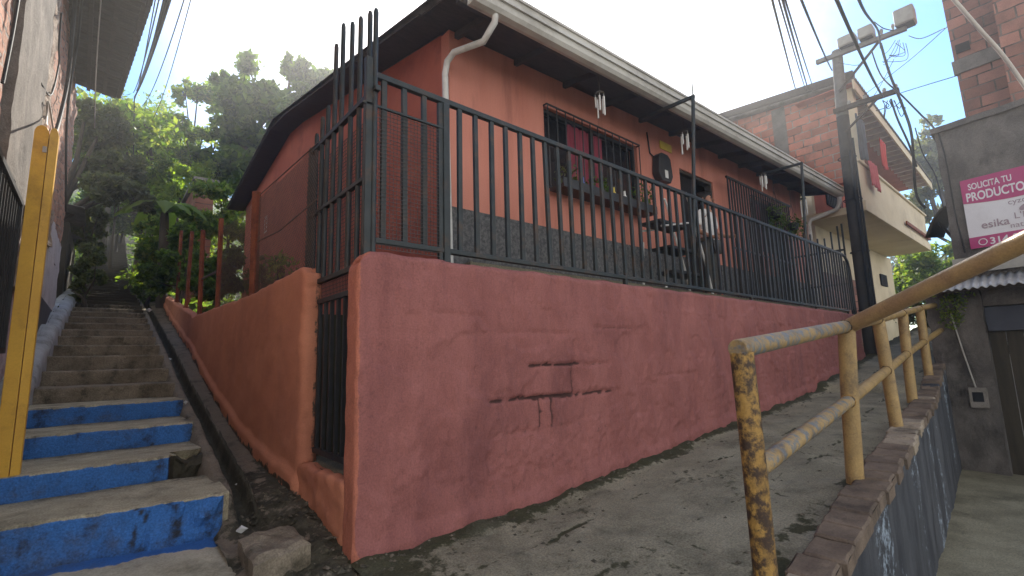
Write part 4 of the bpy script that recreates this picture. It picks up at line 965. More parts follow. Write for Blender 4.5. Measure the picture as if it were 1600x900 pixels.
# ------------------------------------------------------------------ upper stairs surroundings
t = thing('shed', 'dark tin roofed shed left of the upper stairs', 'shed', (-3, 14, 3))
mb = MB(); mb.box(-4.5, 12, 1.6, -1.95, 16, 4.6); mb.build('wall', M['wood'], t)
mb = MB(); mb.grid(lambda x, y: (x, y, 5.05 + .12 * (x + 3) * -1 + .02 * math.sin(y * 36)), frange(-4.8, -1.7, .8), frange(11.6, 16.4, .045)); mb.build('roof', M['roof'], t, solid=.015)
mb = MB(); mb.box(-1.94, 12.6, 3.0, -1.93, 13.4, 4.2); mb.build('window', M['dark'], t)
for (px, py0, py1, Y, w, lb) in ((166, 300, 362, 19, .16, 'pale leaning gatepost left of the upper stairs'), (157, 345, 385, 17.5, .22, 'short pale pier left of the upper stairs'), (228, 355, 408, 17.5, .2, 'mossy pale pier right of the upper stairs')):
    a = pt(px, py1, 1, Y); c = pt(px + 5, py0, 1, Y); t = thing('gatepost', lb, 'gatepost', a)
    mb = MB(); mb.beam(a - np.array([0, 0, .6]), c, w, w); mb.build('shaft', M['pillar'], t, bevel=.02)
    mb = MB(); mb.box(c[0] - w * .65, c[1] - w * .65, c[2], c[0] + w * .65, c[1] + w * .65, c[2] + .06); mb.build('cap', M['pillar'], t, bevel=.015)
t = thing('hut', 'low red brick hut half hidden by leaves behind the rusty posts', 'hut', pt(310, 330, 1, 13.5) * np.array([1, 1, 0]) + np.array([0, 0, 3]))
a = pt(285, 330, 1, 13.5); c = pt(335, 288, 1, 13.5)
mb = MB(); mb.box(a[0] + .3, 13.5, 2.4, c[0], 16, c[2]); mb.build('wall', M['brickx'], t)
mb = MB(); mb.box(a[0] + .2, 13.3, c[2], c[0] + .1, 16.2, c[2] + .08); mb.build('roof', M['roof'], t)

# ------------------------------------------------------------------ trees and plants
def blob(px, py, rpx, Y):
    p = pt(px, py, 1, Y); dep = float((MR.T @ (p - CAM))[2]); return (tuple(p), rpx * dep / 750)
def tree(name, lb, cat, base, blobs, n, size, m, group=None, tr=.18, droop=.2, squash=.9, twigs=0, aspect=.5):
    base = np.array(base, float); t = thing(name, lb, cat, base, group)
    cent = []; rad = []
    for c, r in blobs:
        c = np.array(c)
        for k in range(9):      # each mass breaks into uneven smaller clumps
            d = rng.normal(size=3); d /= np.linalg.norm(d); cent.append(c + d * r * rng.uniform(.3, 1.15) * np.array([1, 1, .85])); rad.append(r * rng.uniform(.2, .6))
    mid = np.mean([c for c, r in blobs], 0)
    fork = base + (mid - base) * .55; fork[:2] = base[:2] + (mid - base)[:2] * .3
    mb = MB(); mb.tube([base - np.array([0, 0, .5]), base + (fork - base) * .5 + rng.normal(size=3) * tr * .6, fork], [tr * 1.25, tr, tr * .75], 9)
    for i, (c, r) in enumerate(blobs):
        c = np.array(c); k = fork + (c - fork) * .5 + rng.normal(size=3) * r * .25; mb.tube([fork, k, c], [tr * .5, tr * .3, tr * .12], 6)
    for i in range(len(cent)):
        j = i // 9; c = np.array(blobs[j][0]); mb.tube([c, (c + cent[i]) / 2 + rng.normal(size=3) * rad[i] * .2, cent[i]], [tr * .13, tr * .09, tr * .03], 4)
        for q in range(twigs):
            d = rng.normal(size=3); mb.tube([cent[i], cent[i] + d / np.linalg.norm(d) * rad[i] * 1.1], [tr * .05, tr * .02], 3)
    mb.build('trunk', M['bark'], t, smooth=True)
    leaf_obj('crown', leaves_np(cent, rad, n, size, squash, aspect, droop, .1), M[m], t)
    return t
B = lambda L, Y: [blob(x, y, r, Y + random.uniform(-1, 1)) for x, y, r in L]
tree('tree', 'big dense dark tree rising behind the house and rusty posts', 'tree', (3.2, 15, 3.3), B([(470, 160, 50), (420, 185, 55), (352, 205, 46), (505, 200, 45), (400, 135, 38), (340, 255, 40), (450, 255, 55), (395, 275, 45), (520, 130, 30), (455, 110, 22), (370, 150, 30)], 15), 24000, .27, 'leafdark', tr=.3)
tree('tree', 'bright yellow green feathery tree lit from behind above the stairs', 'tree', (-.4, 20, 4.7), B([(225, 190, 26), (242, 228, 30), (215, 250, 34), (262, 255, 30), (200, 165, 20), (250, 200, 20), (205, 215, 25)], 19), 9000, .20, 'leaflight', tr=.16, aspect=.3, droop=.6)
tree('tree', 'dull silvery leafed tree overhanging the left building end', 'tree', (-2.6, 12.5, 2.5), B([(165, 190, 32), (150, 232, 34), (188, 262, 38), (145, 275, 26), (205, 300, 32), (170, 295, 30), (135, 170, 18)], 12.5), 12000, .17, 'leafdull', tr=.18)
tree('tree', 'thin open tree with bare twigs against the sky', 'tree', (1.2, 19, 4.6), B([(310, 138, 22), (290, 150, 16), (338, 150, 24), (285, 195, 22), (318, 210, 26), (300, 240, 30)], 18), 2600, .24, 'leafmid', tr=.13, twigs=3)
def bush(lb, L, Y, n, size, m, grp='bushes beside the stairs'):
    bl = B(L, Y); bs = np.mean([c for c, r in bl], 0); bs[2] = min(c[2] - r for c, r in bl) - .4
    tree('bush', lb, 'bush', bs, bl, n, size, m, grp, tr=.05)
def undergrowth():
    n = 34000; x = rng.uniform(-9, 12, n); y = 8.5 + rng.random(n) ** 1.3 * 40
    ok = ~((x > -1.75) & (x < np.where(y > 14.2, -.5, .15)) & (y < 33.5)) & ~((x > 1.0) & (y < 11.5)) & ~((x < -1.7) & (y < 9.6)); x, y = x[ok], y[ok]; n = len(x)
    z = np.array([t_height(a, b) for a, b in zip(x, y)])
    lump = np.array([max(0, .45 + fbm(a * .7, b * .7, 3)) for a, b in zip(x, y)])
    p = np.stack([x, y, z + rng.random(n) * .9 * lump + .05], 1)
    ax = rng.normal(size=(n, 3)); ax[:, 2] = abs(ax[:, 2]) * .8; ax /= np.linalg.norm(ax, axis=1)[:, None]
    sd_ = np.cross(ax, rng.normal(size=(n, 3))); sd_ /= np.linalg.norm(sd_, axis=1)[:, None]
    L_ = (rng.uniform(.12, .34, n))[:, None]
    v = np.stack([p - ax * L_ * .5, p + sd_ * L_ * .25, p + ax * L_ * .5, p - sd_ * L_ * .25], 1).reshape(-1, 3)
    o = leaf_obj('undergrowth', v, M['leafdark']); o['kind'] = 'stuff'; o['label'] = 'tangled green undergrowth over the hillside beside the stairs'
undergrowth()
bush('leafy green bush above the second rusty post', [(345, 320, 34), (370, 345, 28), (320, 350, 30), (395, 375, 22)], 11.5, 5200, .15, 'leafmid')
bush('dark bush spilling over the top of the orange wall', [(285, 385, 30), (262, 415, 26), (300, 420, 26), (245, 440, 18), (330, 410, 30)], 11.0, 5600, .13, 'leafdark')
bush('mid green bush overhanging the right side of the stairs', [(232, 395, 20), (240, 360, 24), (255, 385, 22)], 14.5, 3600, .15, 'leafmid')
bush('dull weedy bush left of the stairs below the tin shed', [(140, 425, 20), (128, 450, 14), (150, 400, 18), (118, 465, 10)], 10.8, 3000, .10, 'leafdull')
bush('sunlit bush under the feathery tree', [(280, 290, 34), (255, 300, 26), (310, 285, 30)], 15.5, 5200, .16, 'leaflight')
bush('dark thicket closing the top of the stairs', [(190, 320, 24), (215, 325, 28), (170, 325, 20), (240, 325, 28), (200, 290, 26), (150, 320, 20)], 25, 5200, .26, 'leafdark')
bush('mid green bushes arching over the upper stairs from the right', [(215, 300, 28), (195, 275, 24), (240, 330, 22), (228, 350, 16), (250, 270, 24)], 17, 5200, .17, 'leafmid')
bush('dull bushes along the tin shed left of the upper stairs', [(135, 330, 20), (150, 360, 18), (125, 360, 16), (138, 385, 16), (160, 315, 18)], 13.2, 4200, .12, 'leafdull')
tree('tree', 'tall dark canopy tree arching over the upper flight of stairs', 'tree', (.9, 19.5, 4.6), [((x, y, z), r) for x, y, z, r in ((-1, 18, 9.6, 1.7), (-2.6, 17, 9.3, 1.5), (.6, 20, 10.2, 1.7), (-1.6, 22, 10.8, 1.9), (-3.2, 21, 10.4, 1.6), (.2, 23.5, 11.6, 1.8), (-.6, 15.5, 9.0, 1.2))], 9000, .22, 'leafmid', tr=.2)
bush('dark ferny bushes hiding the top of the stairs', [(176, 345, 20), (196, 352, 20), (212, 345, 20), (160, 340, 16), (186, 325, 22)], 24.5, 6500, .18, 'leafdark')
def bank(lb, x0, ys_, dz, r, n, m):
    bl = [((x0 + random.uniform(-.2, .2), y, z_stair(y) + dz + random.uniform(-.2, .3)), r * random.uniform(.85, 1.15)) for y in ys_]
    tree('bush', lb, 'bush', (x0, sum(ys_) / len(ys_), z_stair(sum(ys_) / len(ys_)) - .4), bl, n, .16, m, 'bushes beside the stairs', tr=.05)
bank('long dark bank of bushes left of the shaded upper flight', -2.75, [15.5, 17.5, 19.5, 21.5, 23.5], 1.5, 1.05, 8000, 'leafdark')
bank('long green bank of bushes right of the shaded upper flight', .75, [14.5, 16.5, 18.5, 20.5, 22.5], 1.3, 1.05, 8000, 'leafmid')
bank('leafy boughs meeting over the shaded upper flight', -1.1, [17.5, 19, 20.5, 22, 23.5], 3.7, 1.15, 7500, 'leafdark')
bush('dark undergrowth right of the stairs below the banana plant', [(232, 430, 16), (246, 410, 20), (225, 455, 12), (238, 462, 12)], 13.5, 3600, .11, 'leafdark')
bush('dark hedge clump filling the slope behind the rusty posts', [(345, 430, 34), (365, 400, 30), (310, 450, 26)], 9.6, 5200, .12, 'leafdark')
# broad leaved banana plant
t = thing('banana_plant', 'banana plant with long drooping blue green fronds over the stairs', 'plant', (.3, 12.2, 2.6))
c0 = np.array(pt(258, 330, 1, 12.2)); mb = MB(); mb.tube([(c0[0] + .1, 12.2, 2.2), tuple(c0 - np.array([0, 0, .2])), tuple(c0 + np.array([0, 0, .15]))], [.13, .1, .05], 9); mb.build('stem', M['bark'], t, smooth=True)
for k in range(11):
    a = k * 2.4 + .4; L = .8 + .35 * random.random(); up = .3 + .5 * random.random(); mb = MB()
    dr = np.array([math.cos(a), math.sin(a), 0]); sd = np.array([-math.sin(a), math.cos(a), 0])
    def fr(u, v, L=L, up=up, dr=dr, sd=sd):
        p = c0 + dr * L * u + np.array([0, 0, up * u * 1.6 - 1.5 * up * u * u * 1.35]); w = .19 * math.sin(math.pi * min(1, .08 + u * .92)) ** .7
        return tuple(p + sd * w * v + np.array([0, 0, -abs(v) * .07 + .02 * math.sin(u * 30) * abs(v)]))
    mb.grid(fr, frange(0, 1, .06), [-1, -.5, 0, .5, 1]); mb.build('frond', M['leafmid'], t, smooth=True)
# weeds behind the chain link
for i, (px, py, r, lb) in enumerate(((415, 425, 12, 'small flowering weed behind the chain link by the first rusty post'), (440, 420, 9, 'small weed at the foot of the red side wall'), (400, 440, 8, 'short weed on top of the orange wall by the first rusty post'))):
    p = pt(px, py, 0, .28); t = thing('weed', lb, 'weed', (p[0], p[1], 1.6), 'weeds behind the chain link'); mb = MB()
    for k in range(6): mb.tube([(p[0] + .02 * k - .05, p[1] + .03 * k - .08, 1.6), (p[0] + .03 * k - .08, p[1] + .06 * k - .15, p[2] + .05)], .006, 4)
    mb.build('stem', M['bark'], t)
    leaf_obj('foliage', leaves_np([tuple(p), tuple(p + np.array([0, .1, .1]))], [.18, .12], 160, .07), M[('leafdull', 'leafmid', 'leafdull')[i]], t)
tree('tree', 'pale green tree rising beyond the beige house roof end', 'tree', (27, -.6, .8), [(tuple(pt(x, y, 0, 27)), r) for x, y, r in ((1450, 215, .8), (1462, 250, .9), (1445, 260, .8), (1475, 285, .8), (1450, 300, .7), (1440, 330, .8))], 2600, .3, 'leafdull', tr=.2, twigs=2)
tree('tree', 'sunlit bushy tree at the end of the ramp under the balcony', 'tree', (24, .2, .8), [(tuple(pt(x, y, 0, 23.5)), r) for x, y, r in ((1425, 420, .75), (1445, 410, .8), (1465, 425, .9), (1410, 455, .6), (1440, 450, .9), (1470, 460, .9), (1478, 395, .5))], 6500, .19, 'leafmid', tr=.15)
tree('bush', 'low hedge at the far end of the ramp behind the handrail', 'bush', (21.5, -.6, 2.2), [((21.5, -1.6, 2.9), .7), ((21.8, -.7, 2.8), .8), ((22, .3, 2.9), .8), ((21.2, -2.4, 2.7), .7)], 3200, .13, 'leafmid', tr=.05)
tree('bush', 'grey green shrub standing at the ramp end beside the grey building corner', 'bush', tuple(pt(1455, 515, 0, 17)), [(tuple(pt(x, y, 0, 17)), .42) for x, y in ((1425, 490), (1440, 478), (1455, 490), (1468, 478), (1450, 500), (1480, 492))], 3600, .09, 'leafdull', tr=.04)
tree('tree', 'dark distant tree behind the sunlit bushy one', 'tree', (40, 0, 1), [(tuple(pt(x, y, 0, 40)), r) for x, y, r in ((1440, 400, 1.6), (1465, 440, 1.8), (1420, 420, 1.6), (1490, 430, 1.6))], 3000, .4, 'leafdull', tr=.25)
# weed tuft on the grey corner
p = pt(1497, 490, 0, 9.7); t = thing('weed', 'leafy weed growing from the grey building corner under the awning', 'weed', p); mb = MB(); mb.tube([p, p + np.array([-.05, .05, .25])], .012, 5); mb.build('stem', M['bark'], t)
leaf_obj('foliage', leaves_np([tuple(p + np.array([-.1, .05, .15])), tuple(p + np.array([-.08, .1, -.1])), tuple(p + np.array([-.08, -.05, .28]))], [.2, .16, .16], 420, .06), M['leafmid'], t)

# ------------------------------------------------------------------ power pole
t = thing('power_pole', 'power pole with shade-darkened lower shaft, two crossarms and lamps beyond the railing end', 'power pole', (11.5, -.1, 1.0))
mb = MB(); mb.tube([(11.52, -.02, .7), (11.5, -.03, 4.5), (11.5, -.06, 6.5)], [.15, .135, .125], 14); mb.build('shaft', M['pole'], t, smooth=True)
mb = MB(); mb.tube([(11.5, -.06, 6.48), (11.5, -.12, 8.12)], [.124, .11], 14); mb.build('upper_shaft', M['poletop'], t, smooth=True)
mb = MB(); mb.tube([(11.36, -.14, 1.0), (11.34, -.15, 5.6)], .03, 8); mb.tube([(11.44, -.20, 1.0), (11.42, -.21, 5.9)], .022, 8)
for z in (2.0, 3.3, 4.5, 5.5): mb.tube([(11.5 + .175 * math.cos(a), -.04 + .175 * math.sin(a), z) for a in frange(0, 6.28, .4)], .012, 5)
mb.build('conduit', M['cable'], t, smooth=True)
mb = MB(); mb.beam((11.36, .28, 7.98), (11.36, -1.42, 7.9), .09, .10); mb.build('crossarm', M['poletop'], t, bevel=.006)
mb = MB(); mb.beam((11.34, .06, 6.62), (11.34, -1.15, 6.6), .10, .10); mb.build('crossarm', M['soffit'], t, bevel=.006)
mb = MB(); mb.beam((11.34, -.1, 7.05), (11.34, -.95, 7.86), .045, .045); mb.build('brace', M['soffit'], t); mb = MB(); mb.beam((11.34, -.1, 6.05), (11.34, -.75, 6.56), .04, .04); mb.build('brace', M['soffit'], t)
def lampbox(y, z, w, hh, name, lb):
    mb = MB(); mb.box(11.2, y - w / 2, z, 11.52, y + w / 2, z + hh)
    o = mb.build(name, M['lamp'], t, bevel=.03, label=lb); mb = MB(); mb.box(11.23, y - w / 2 + .03, z - .02, 11.49, y + w / 2 - .03, z - .002); mb.build('rim', M['cable'], o); return o
lampbox(-.38, 8.03, .34, .24, 'transformer_box', 'pale wide box over the upper crossarm'); lampbox(-.74, 8.02, .28, .26, 'transformer_box', 'narrower grey box over the upper crossarm'); lampbox(-1.42, 7.96, .34, .36, 'flood_lamp', 'square flood lamp at the crossarm tip')
mb = MB()
for y in (-.25, -.55, -.9, -1.1): mb.tube([(11.34, y, 6.65), (11.34, y, 6.72), (11.34, y, 6.76)], [.03, .04, .02], 8); mb.tube([(11.36, y - .1, 7.99), (11.36, y - .1, 8.08), (11.36, y - .1, 8.12)], [.02, .035, .02], 8)
mb.build('insulator', M['lamp'], t)
W = lambda px, py, X: pt(px, py, 0, X)
ov = 'thin wires from above the house to the pole'
for i, (x0, y0, x1, y1) in enumerate(((1204, -10, 1246, 150), (1214, -10, 1262, 150), (1220, -10, 1266, 150), (1224, -10, 1275, 150), (1248, -10, 1300, 110))):
    cable([W(x0, y0, 3.6), W(x1, y1, 15 if i < 4 else 11.5)], .012 if i % 2 else .016, 'thin black wire of the fan passing behind the brick house roof' if i < 4 else 'thin wire ending at the pole top', grp=ov if i < 4 else None or 'wire at the pole top', sag=.05)
cable([W(1303, -10, 4.2), W(1380, 152, 11.3)], .024, 'thick black cable slanting to the lower crossarm', grp='cable at lower crossarm', sag=.1)
cable([W(1338, -10, 4.5), W(1352, 20, 6), W(1372, 48, 9), W(1376, 75, 11.2)], .02, 'kinked black cable dropping from above to the flood lamp arm', grp='cable at flood lamp')
cable([W(1376, 68, 11.2), W(1390, 115, 11.1), W(1412, 170, 11.0), W(1425, 215, 11.0), W(1431, 300, 11.4), W(1446, 325, 11.6)], .034, 'thick cable bundle hanging from the crossarm towards the grey building', grp='hanging bundle')
cable([W(1362, 80, 11.2), W(1378, 120, 11), W(1410, 150, 10.5), W(1466, 207, 9.75)], .02, 'black cable from the pole to the grey building top', grp='cable to grey building')
cable([W(1392, 155, 11.2), W(1402, 185, 11.1), W(1420, 225, 11.2), W(1432, 260, 12)], .026, 'tangled cable tail below the lower crossarm', grp='tail below crossarm')
cable([W(1366, 34, 11.3), W(1380, 44, 11.3), W(1396, 48, 11.3)], .014, 'short loop of cable into the flood lamp', grp='lamp loop')
cable([W(1420, 56, 11.2), W(1440, 60, 10.6), W(1476, 44, 10.0)], .01, 'thin sagging wire from flood lamp to the right brick building', grp='wire to the right building')
cable([W(1348, 150, 11.3), W(1420, 95, 10.9), W(1480, 42, 10.4)], .008, 'thin straight wire from lower crossarm up to the right brick building', grp='straight wire to the right')
cable([W(1352, 165, 11.3), W(1372, 140, 11.3), W(1397, 92, 11.3)], .008, 'thin wire from the brace to the flood lamp', grp='wire at brace')
cable([W(1408, 145, 11.3), W(1450, 132, 11.0), W(1500, 117, 10.9)], .010, 'thin wire level to the brick building right of the sky gap', grp='level wire')
cable([W(1310, 98, 11.3), W(1335, 102, 11.3), W(1350, 99, 11.3)], .008, 'small drooping wire under the upper crossarm', grp='droop')
cable([W(1430, 200, 13), W(1442, 240, 14), W(1462, 275, 14), W(1475, 330, 13)], .016, 'dark cable drooping past the pale tree', grp='cable past tree')
for i in range(7):
    p = W(1396 + random.uniform(0, 22), 64 + random.uniform(-2, 4), 11.3); q = W(1374 + random.uniform(0, 18), 82 + random.uniform(0, 26), 11.25); mid = (p + q) / 2 - np.array([0, random.uniform(-.1, .2), random.uniform(.05, .3)])
    cable([p, mid, q], .008, 'thin wire of the tangle under the flood lamp', grp='wire tangle under the flood lamp')
for i in range(6):
    p = W(1378 + random.uniform(0, 20), 157, 11.28); cable([p, p - np.array([0, random.uniform(-.12, .12), random.uniform(.15, .4)]), p + np.array([0, random.uniform(-.2, .2), random.uniform(-.3, -.02)])], .011, 'short looped wire tail under the lower crossarm', grp='loops under the lower crossarm')
cable([W(1484, -8, 4.2), W(1530, 45, 4.3), W(1568, 88, 4.4), W(1612, 150, 4.5)], .020, 'pale thick flex crossing in front of the right brick building', m='cablew', grp='pale flex')

# ------------------------------------------------------------------ beige house with balcony
h2 = thing('balcony_house', 'beige two storey house with clay block side and projecting balcony', 'house', (16, 2, 1))
X0 = 13.0
top = lambda y: 8.02 + .086 * y
mb = MB(); mb.prism([(X0, .30, 5.40), (X0, 9, 5.40), (X0, 9, top(9)), (X0, .30, top(.3))][::-1], (.2, 0, 0)); mb.build('block_wall', M['brick'], h2)
mb = MB(); mb.box(X0, 1.2, .3, X0 + .2, 9, 5.38); mb.box(X0 + .2, 1.2, .3, 21.0, 1.4, 4.45); mb.box(20.8, 1.4, .3, 21, 9, 7.2); mb.build('lower_wall', M['beige'], h2)
mb = MB(); mb.box(X0 - .03, .0, 4.6, X0 + .26, .29, 7.9); mb.build('corner_column', M['beige'], h2)
mb = MB(); mb.box(X0 - .012, 1.6, 5.41, X0 - .002, 1.95, 8.0); mb.build('column_strip', M['pillar'], h2)
mb = MB(); mb.box(12.5, -.02, 4.45, 20.4, 1.199, 4.62); mb.build('balcony_slab', M['beige'], h2)
mb = MB(); mb.box(12.5, -.06, 4.45, 20.4, -.021, 4.70); mb.box(12.5, -.02, 4.621, 12.6, .29, 5.68); mb.box(12.6, -.02, 4.621, 20.4, .08, 5.68); mb.box(12.46, -.07, 5.681, 20.45, .12, 5.74); mb.build('parapet', M['beige'], h2, bevel=.01)
mb = MB(); mb.box(16.8, -.10, 4.80, 20.4, -.061, 4.90); mb.build('drip_rail', M['rust'], h2)
mb = MB(); mb.box(X0 + .26, 1.25, 4.63, 20.8, 1.4, 7.9); mb.build('balcony_back_wall', M['houseside'], h2)
for i, xx in enumerate((14.4, 17.2)):
    mb = MB(); mb.box(xx, 1.22, 5.3, xx + 1.3, 1.248, 7.2); w_ = mb.build('window', M['dark'], h2)
    mb = MB()
    for q in frange(xx, xx + 1.3, .16): mb.box(q - .012, 1.18, 5.3, q + .012, 1.2, 7.2)
    mb.build('bars', M['black'], w_)
mb = MB()
rz = lambda x: 7.86 - .06 * (x - 13)
mb.add([(12.7, -.12, rz(12.7)), (22.3, -.12, rz(22.3)), (22.3, -.12, rz(22.3) - .26), (12.7, -.12, rz(12.7) - .26), (12.7, -.08, rz(12.7)), (22.3, -.08, rz(22.3)), (22.3, -.08, rz(22.3) - .26), (12.7, -.08, rz(12.7) - .26)], [(0, 3, 2, 1), (4, 5, 6, 7), (0, 1, 5, 4), (2, 3, 7, 6), (0, 4, 7, 3), (1, 2, 6, 5)])
mb.build('fascia', M['beige'], h2)
mb = MB(); mb.grid(lambda x, y: (x, y, rz(x) + .086 * y + .03 + .02 * math.sin(x * 35) - (.2 if y < -.5 else 0)), frange(12.75, 22.3, .045), [-.16, .5, 4, 9.3]); mb.build('roof', M['roof'], h2, solid=.03)
mb = MB(); mb.beam((12.88, -.1, top(-.1) + .04), (12.88, 9.2, top(9.2) + .04), .23, .20); mb.build('verge', M['soffit'], h2)
mb = MB(); mb.grid(lambda x, y: (x, y, rz(x) - .05), frange(12.75, 22.3, 1), [-.078, 1.26]); mb.build('soffit', M['houseside'], h2, solid=.02)
for x in frange(13.3, 21.8, .42):
    mb = MB(); mb.box(x - .05, -.07, rz(x) - .22, x + .05, .5, rz(x) - .08); mb.build('rafter_end', M['gutter'], h2)
mb = MB(); mb.box(19.0, 1.15, 3.3, 19.8, 1.195, 3.7); w_ = mb.build('vent', M['dark'], h2)
mb = MB(); mb.box(X0 + .22, 1.16, .5, 16.8, 1.195, 3.2); mb.build('panel', M['brickx'], h2)
def cloth(x0, x1, zt, zb, m, lb, y=-.14, f=0):
    mb = MB(); mb.grid(lambda u, z: (u + .03 * math.sin(z * 6 + u), y - .02 * math.sin(u * 26 + z * 2) - .03 * f * (zt - z), z - .05 * math.sin(u * 7) * (zt - z)), frange(x0, x1, .05), frange(zb, zt, .08))
    return tag(mb.build('laundry', M[m], smooth=True, solid=.012), lb, 'laundry', 'laundry on the balcony')
cloth(12.75, 13.5, 7.0, 5.85, 'cloth1', 'slate blue garment hanging from the balcony eaves by the pole', y=-.05)
cloth(13.0, 13.75, 5.80, 5.15, 'cloth2', 'pink towel draped over the balcony parapet')
cloth(15.2, 15.9, 7.1, 6.25, 'cloth3', 'red garment hanging in the balcony opening', y=.0)

# ------------------------------------------------------------------ right: grey building, banner, awning, door, brick storey
bx_ = lambda y: 9.8 + .1738 * (y + 1.4)
b3 = thing('grey_building', 'raw grey rendered building with timber door and brick upper storey on the right', 'building', (11, -4, -.85))
def slab(y0, y1, z0, z1, off, dep, name, m, mask=None, un=.02, bev=0):
    mb = MB(); us = frange(y0, y1, .08); vs = frange(z0, z1, .08)
    f = lambda u, v: (bx_(u) + off + fbm(u * 3, v * 3, off) * un + fbm(u * 10, v * 10, 3) * un * .4, u + fbm(v * 4, u, 1) * un * .8, v)
    mb.grid(f, us[::-1], vs); n = len(us); k = len(vs)
    for yy, rev in ((y0, 0), (y1, 1)):
        ring = [f(yy, v) for v in vs] + [(bx_(yy) + off + dep, yy, z1), (bx_(yy) + off + dep, yy, z0)]
        mb.add(ring, [tuple(range(k + 2))[::-1] if rev else tuple(range(k + 2))])
    for zz in (z0, z1):
        ring = [f(u, zz) for u in us] + [(bx_(y1) + off + dep, y1, zz), (bx_(y0) + off + dep, y0, zz)]
        mb.add(ring, [tuple(range(n + 2))])
    return mb.build(name, m, b3, smooth=True, mask=mask)
slab(-6, -1.75, 2.2, 4.88, 0, 3.5, 'upper_wall', M['greywall'])
slab(-1.99, -1.28, -.9, 2.19, 0, 3.5, 'corner_pier', M['greywall'], un=.035)
slab(-6, -2.0, 1.80, 2.19, .02, 3.4, 'lintel', M['greywall'])
slab(-6, -2.0, 1.40, 1.79, .12, 3.0, 'door_header', M['dado'])
mb = MB()
for i in range(16):
    y1 = -2.0 - .2 * i; mb.prism([(bx_(y1) + .2, y1, -.85), (bx_(y1 - .19) + .2, y1 - .19, -.85), (bx_(y1 - .19) + .2, y1 - .19, 1.39), (bx_(y1) + .2, y1, 1.39)], (.04, 0, 0))
mb.build('door', M['wood'], b3)
slab(-6, -1.70, 4.881, 4.98, -.05, 3.6, 'roof_slab', M['greywall'])
t3 = MB(); t3.prism([(11, -2.10, 4.99), (10.6, -6, 4.99), (10.6, -6, 9.5), (11, -2.02, 9.5)], (3, 0, 0)); t3.build('brick_storey', M['brickx'], b3)
mb = MB(); mb.prism([(10.96, -2.04, 6.35), (10.55, -6, 6.35), (10.55, -6, 6.62), (10.96, -2.03, 6.62)], (.06, 0, 0)); mb.build('ring_beam', M['pillar'], b3)
mb = MB(); mb.prism([(10.2, -2.72, 4.99), (10.0, -6, 4.99), (10.0, -6, 9.5), (10.2, -2.72, 9.5)], (.35, 0, 0)); mb.build('brick_pier', M['brickx'], b3)
mb = MB(); mb.box(10.935, -2.32, 6.75, 10.965, -2.12, 6.92); mb.build('vent', M['dark'], b3)
# banner
nrm = Vector((-.985, .171, 0)); U = Vector((-.1712, -.9852, 0)); VV = Vector((0, 0, 1))
O0 = Vector((bx_(-1.98) - .05, -1.98, 3.92))
bn = thing('banner', 'faded magenta and white sales banner on the grey wall above the awning', 'banner', O0)
def flat(poly, name, m, off, dep=.004, parent=bn):
    mb = MB(); mb.prism([O0 + U * u + VV * v + nrm * off for u, v in poly], nrm * dep); return mb.build(name, m, parent)
def low(u): return -.40 - .10 * math.sin(math.pi * min(u / 1.5, 1.0)) + .06 * u
us = frange(0, 1.7, .1)
flat([(0, 0), (.02, 0), (1.7, 0), (1.7, -1.17), (.02, -1.17), (0, -1.17)], 'sheet', M['print'], 0, .008)
flat([(0, 0), (1.7, 0)] + [(u, low(u)) for u in us[::-1]], 'header_band', M['magenta'], .0085)
flat([(0, -.985), (1.7, -.985), (1.7, -1.17), (0, -1.17)], 'footer_band', M['magenta'], .0085)
def text(s, u, v, hgt, m, name, off=.014, bold=.012, sx=1.0, sl=0):
    cu = bpy.data.curves.new(name, 'FONT'); cu.body = s; cu.size = 1; cu.offset = bold; cu.extrude = 0
    o = bpy.data.objects.new(name, cu); COL.objects.link(o)
    dg = bpy.context.evaluated_depsgraph_get(); me = bpy.data.meshes.new_from_object(o.evaluated_get(dg))
    COL.objects.unlink(o); bpy.data.objects.remove(o)
    for vtx in me.vertices:
        p = O0 + U * (u + vtx.co.x * hgt * sx) + VV * (v + vtx.co.y * hgt + sl * vtx.co.x * hgt) + nrm * off; vtx.co = p
    me.name = name; finish(me, name, M[m], bn)
text('SOLICITA TU', .09, -.185, .145, 'print', 'lettering', bold=.02, sx=.62)
text('PRODUCTO', .045, -.375, .20, 'print', 'lettering', bold=.025, sx=.63)
text('cyzone', .52, -.56, .12, 'ink', 'lettering', bold=.0)
text("L'BEL", .56, -.80, .14, 'ink', 'lettering', bold=.0)
text('esika', .17, -.865, .17, 'ink', 'lettering', bold=.012)
text('natura', .50, -.935, .12, 'ink', 'lettering', bold=.0)
text('314 80', .24, -1.135, .15, 'print', 'lettering', bold=.02)
mb = MB(); c_ = O0 + U * .16 + VV * -1.08 + nrm * .016
ring = [c_ + U * (.05 * math.cos(a)) + VV * (.05 * math.sin(a)) for a in frange(0, 2 * math.pi, .4)]; mb.tube(ring, .007, 5); mb.build('phone_symbol', M['print'], bn)
mb = MB(); c_ = O0 + U * .70 + VV * -.64 + nrm * .016
mb.prism([c_ + U * (.065 * math.cos(a)) + VV * (.045 * math.sin(a) + .02 * math.cos(a)) for a in frange(0, 2 * math.pi, .3)[:-1]], nrm * .002); mb.build('round_logo', M['ink'], bn)
cable([W(1466, 207, 9.72), W(1478, 250, 9.68), W(1492, 330, 9.66), W(1508, 395, 9.66)], .016, 'black cable running down the grey wall beside the banner', grp='cable down grey wall')
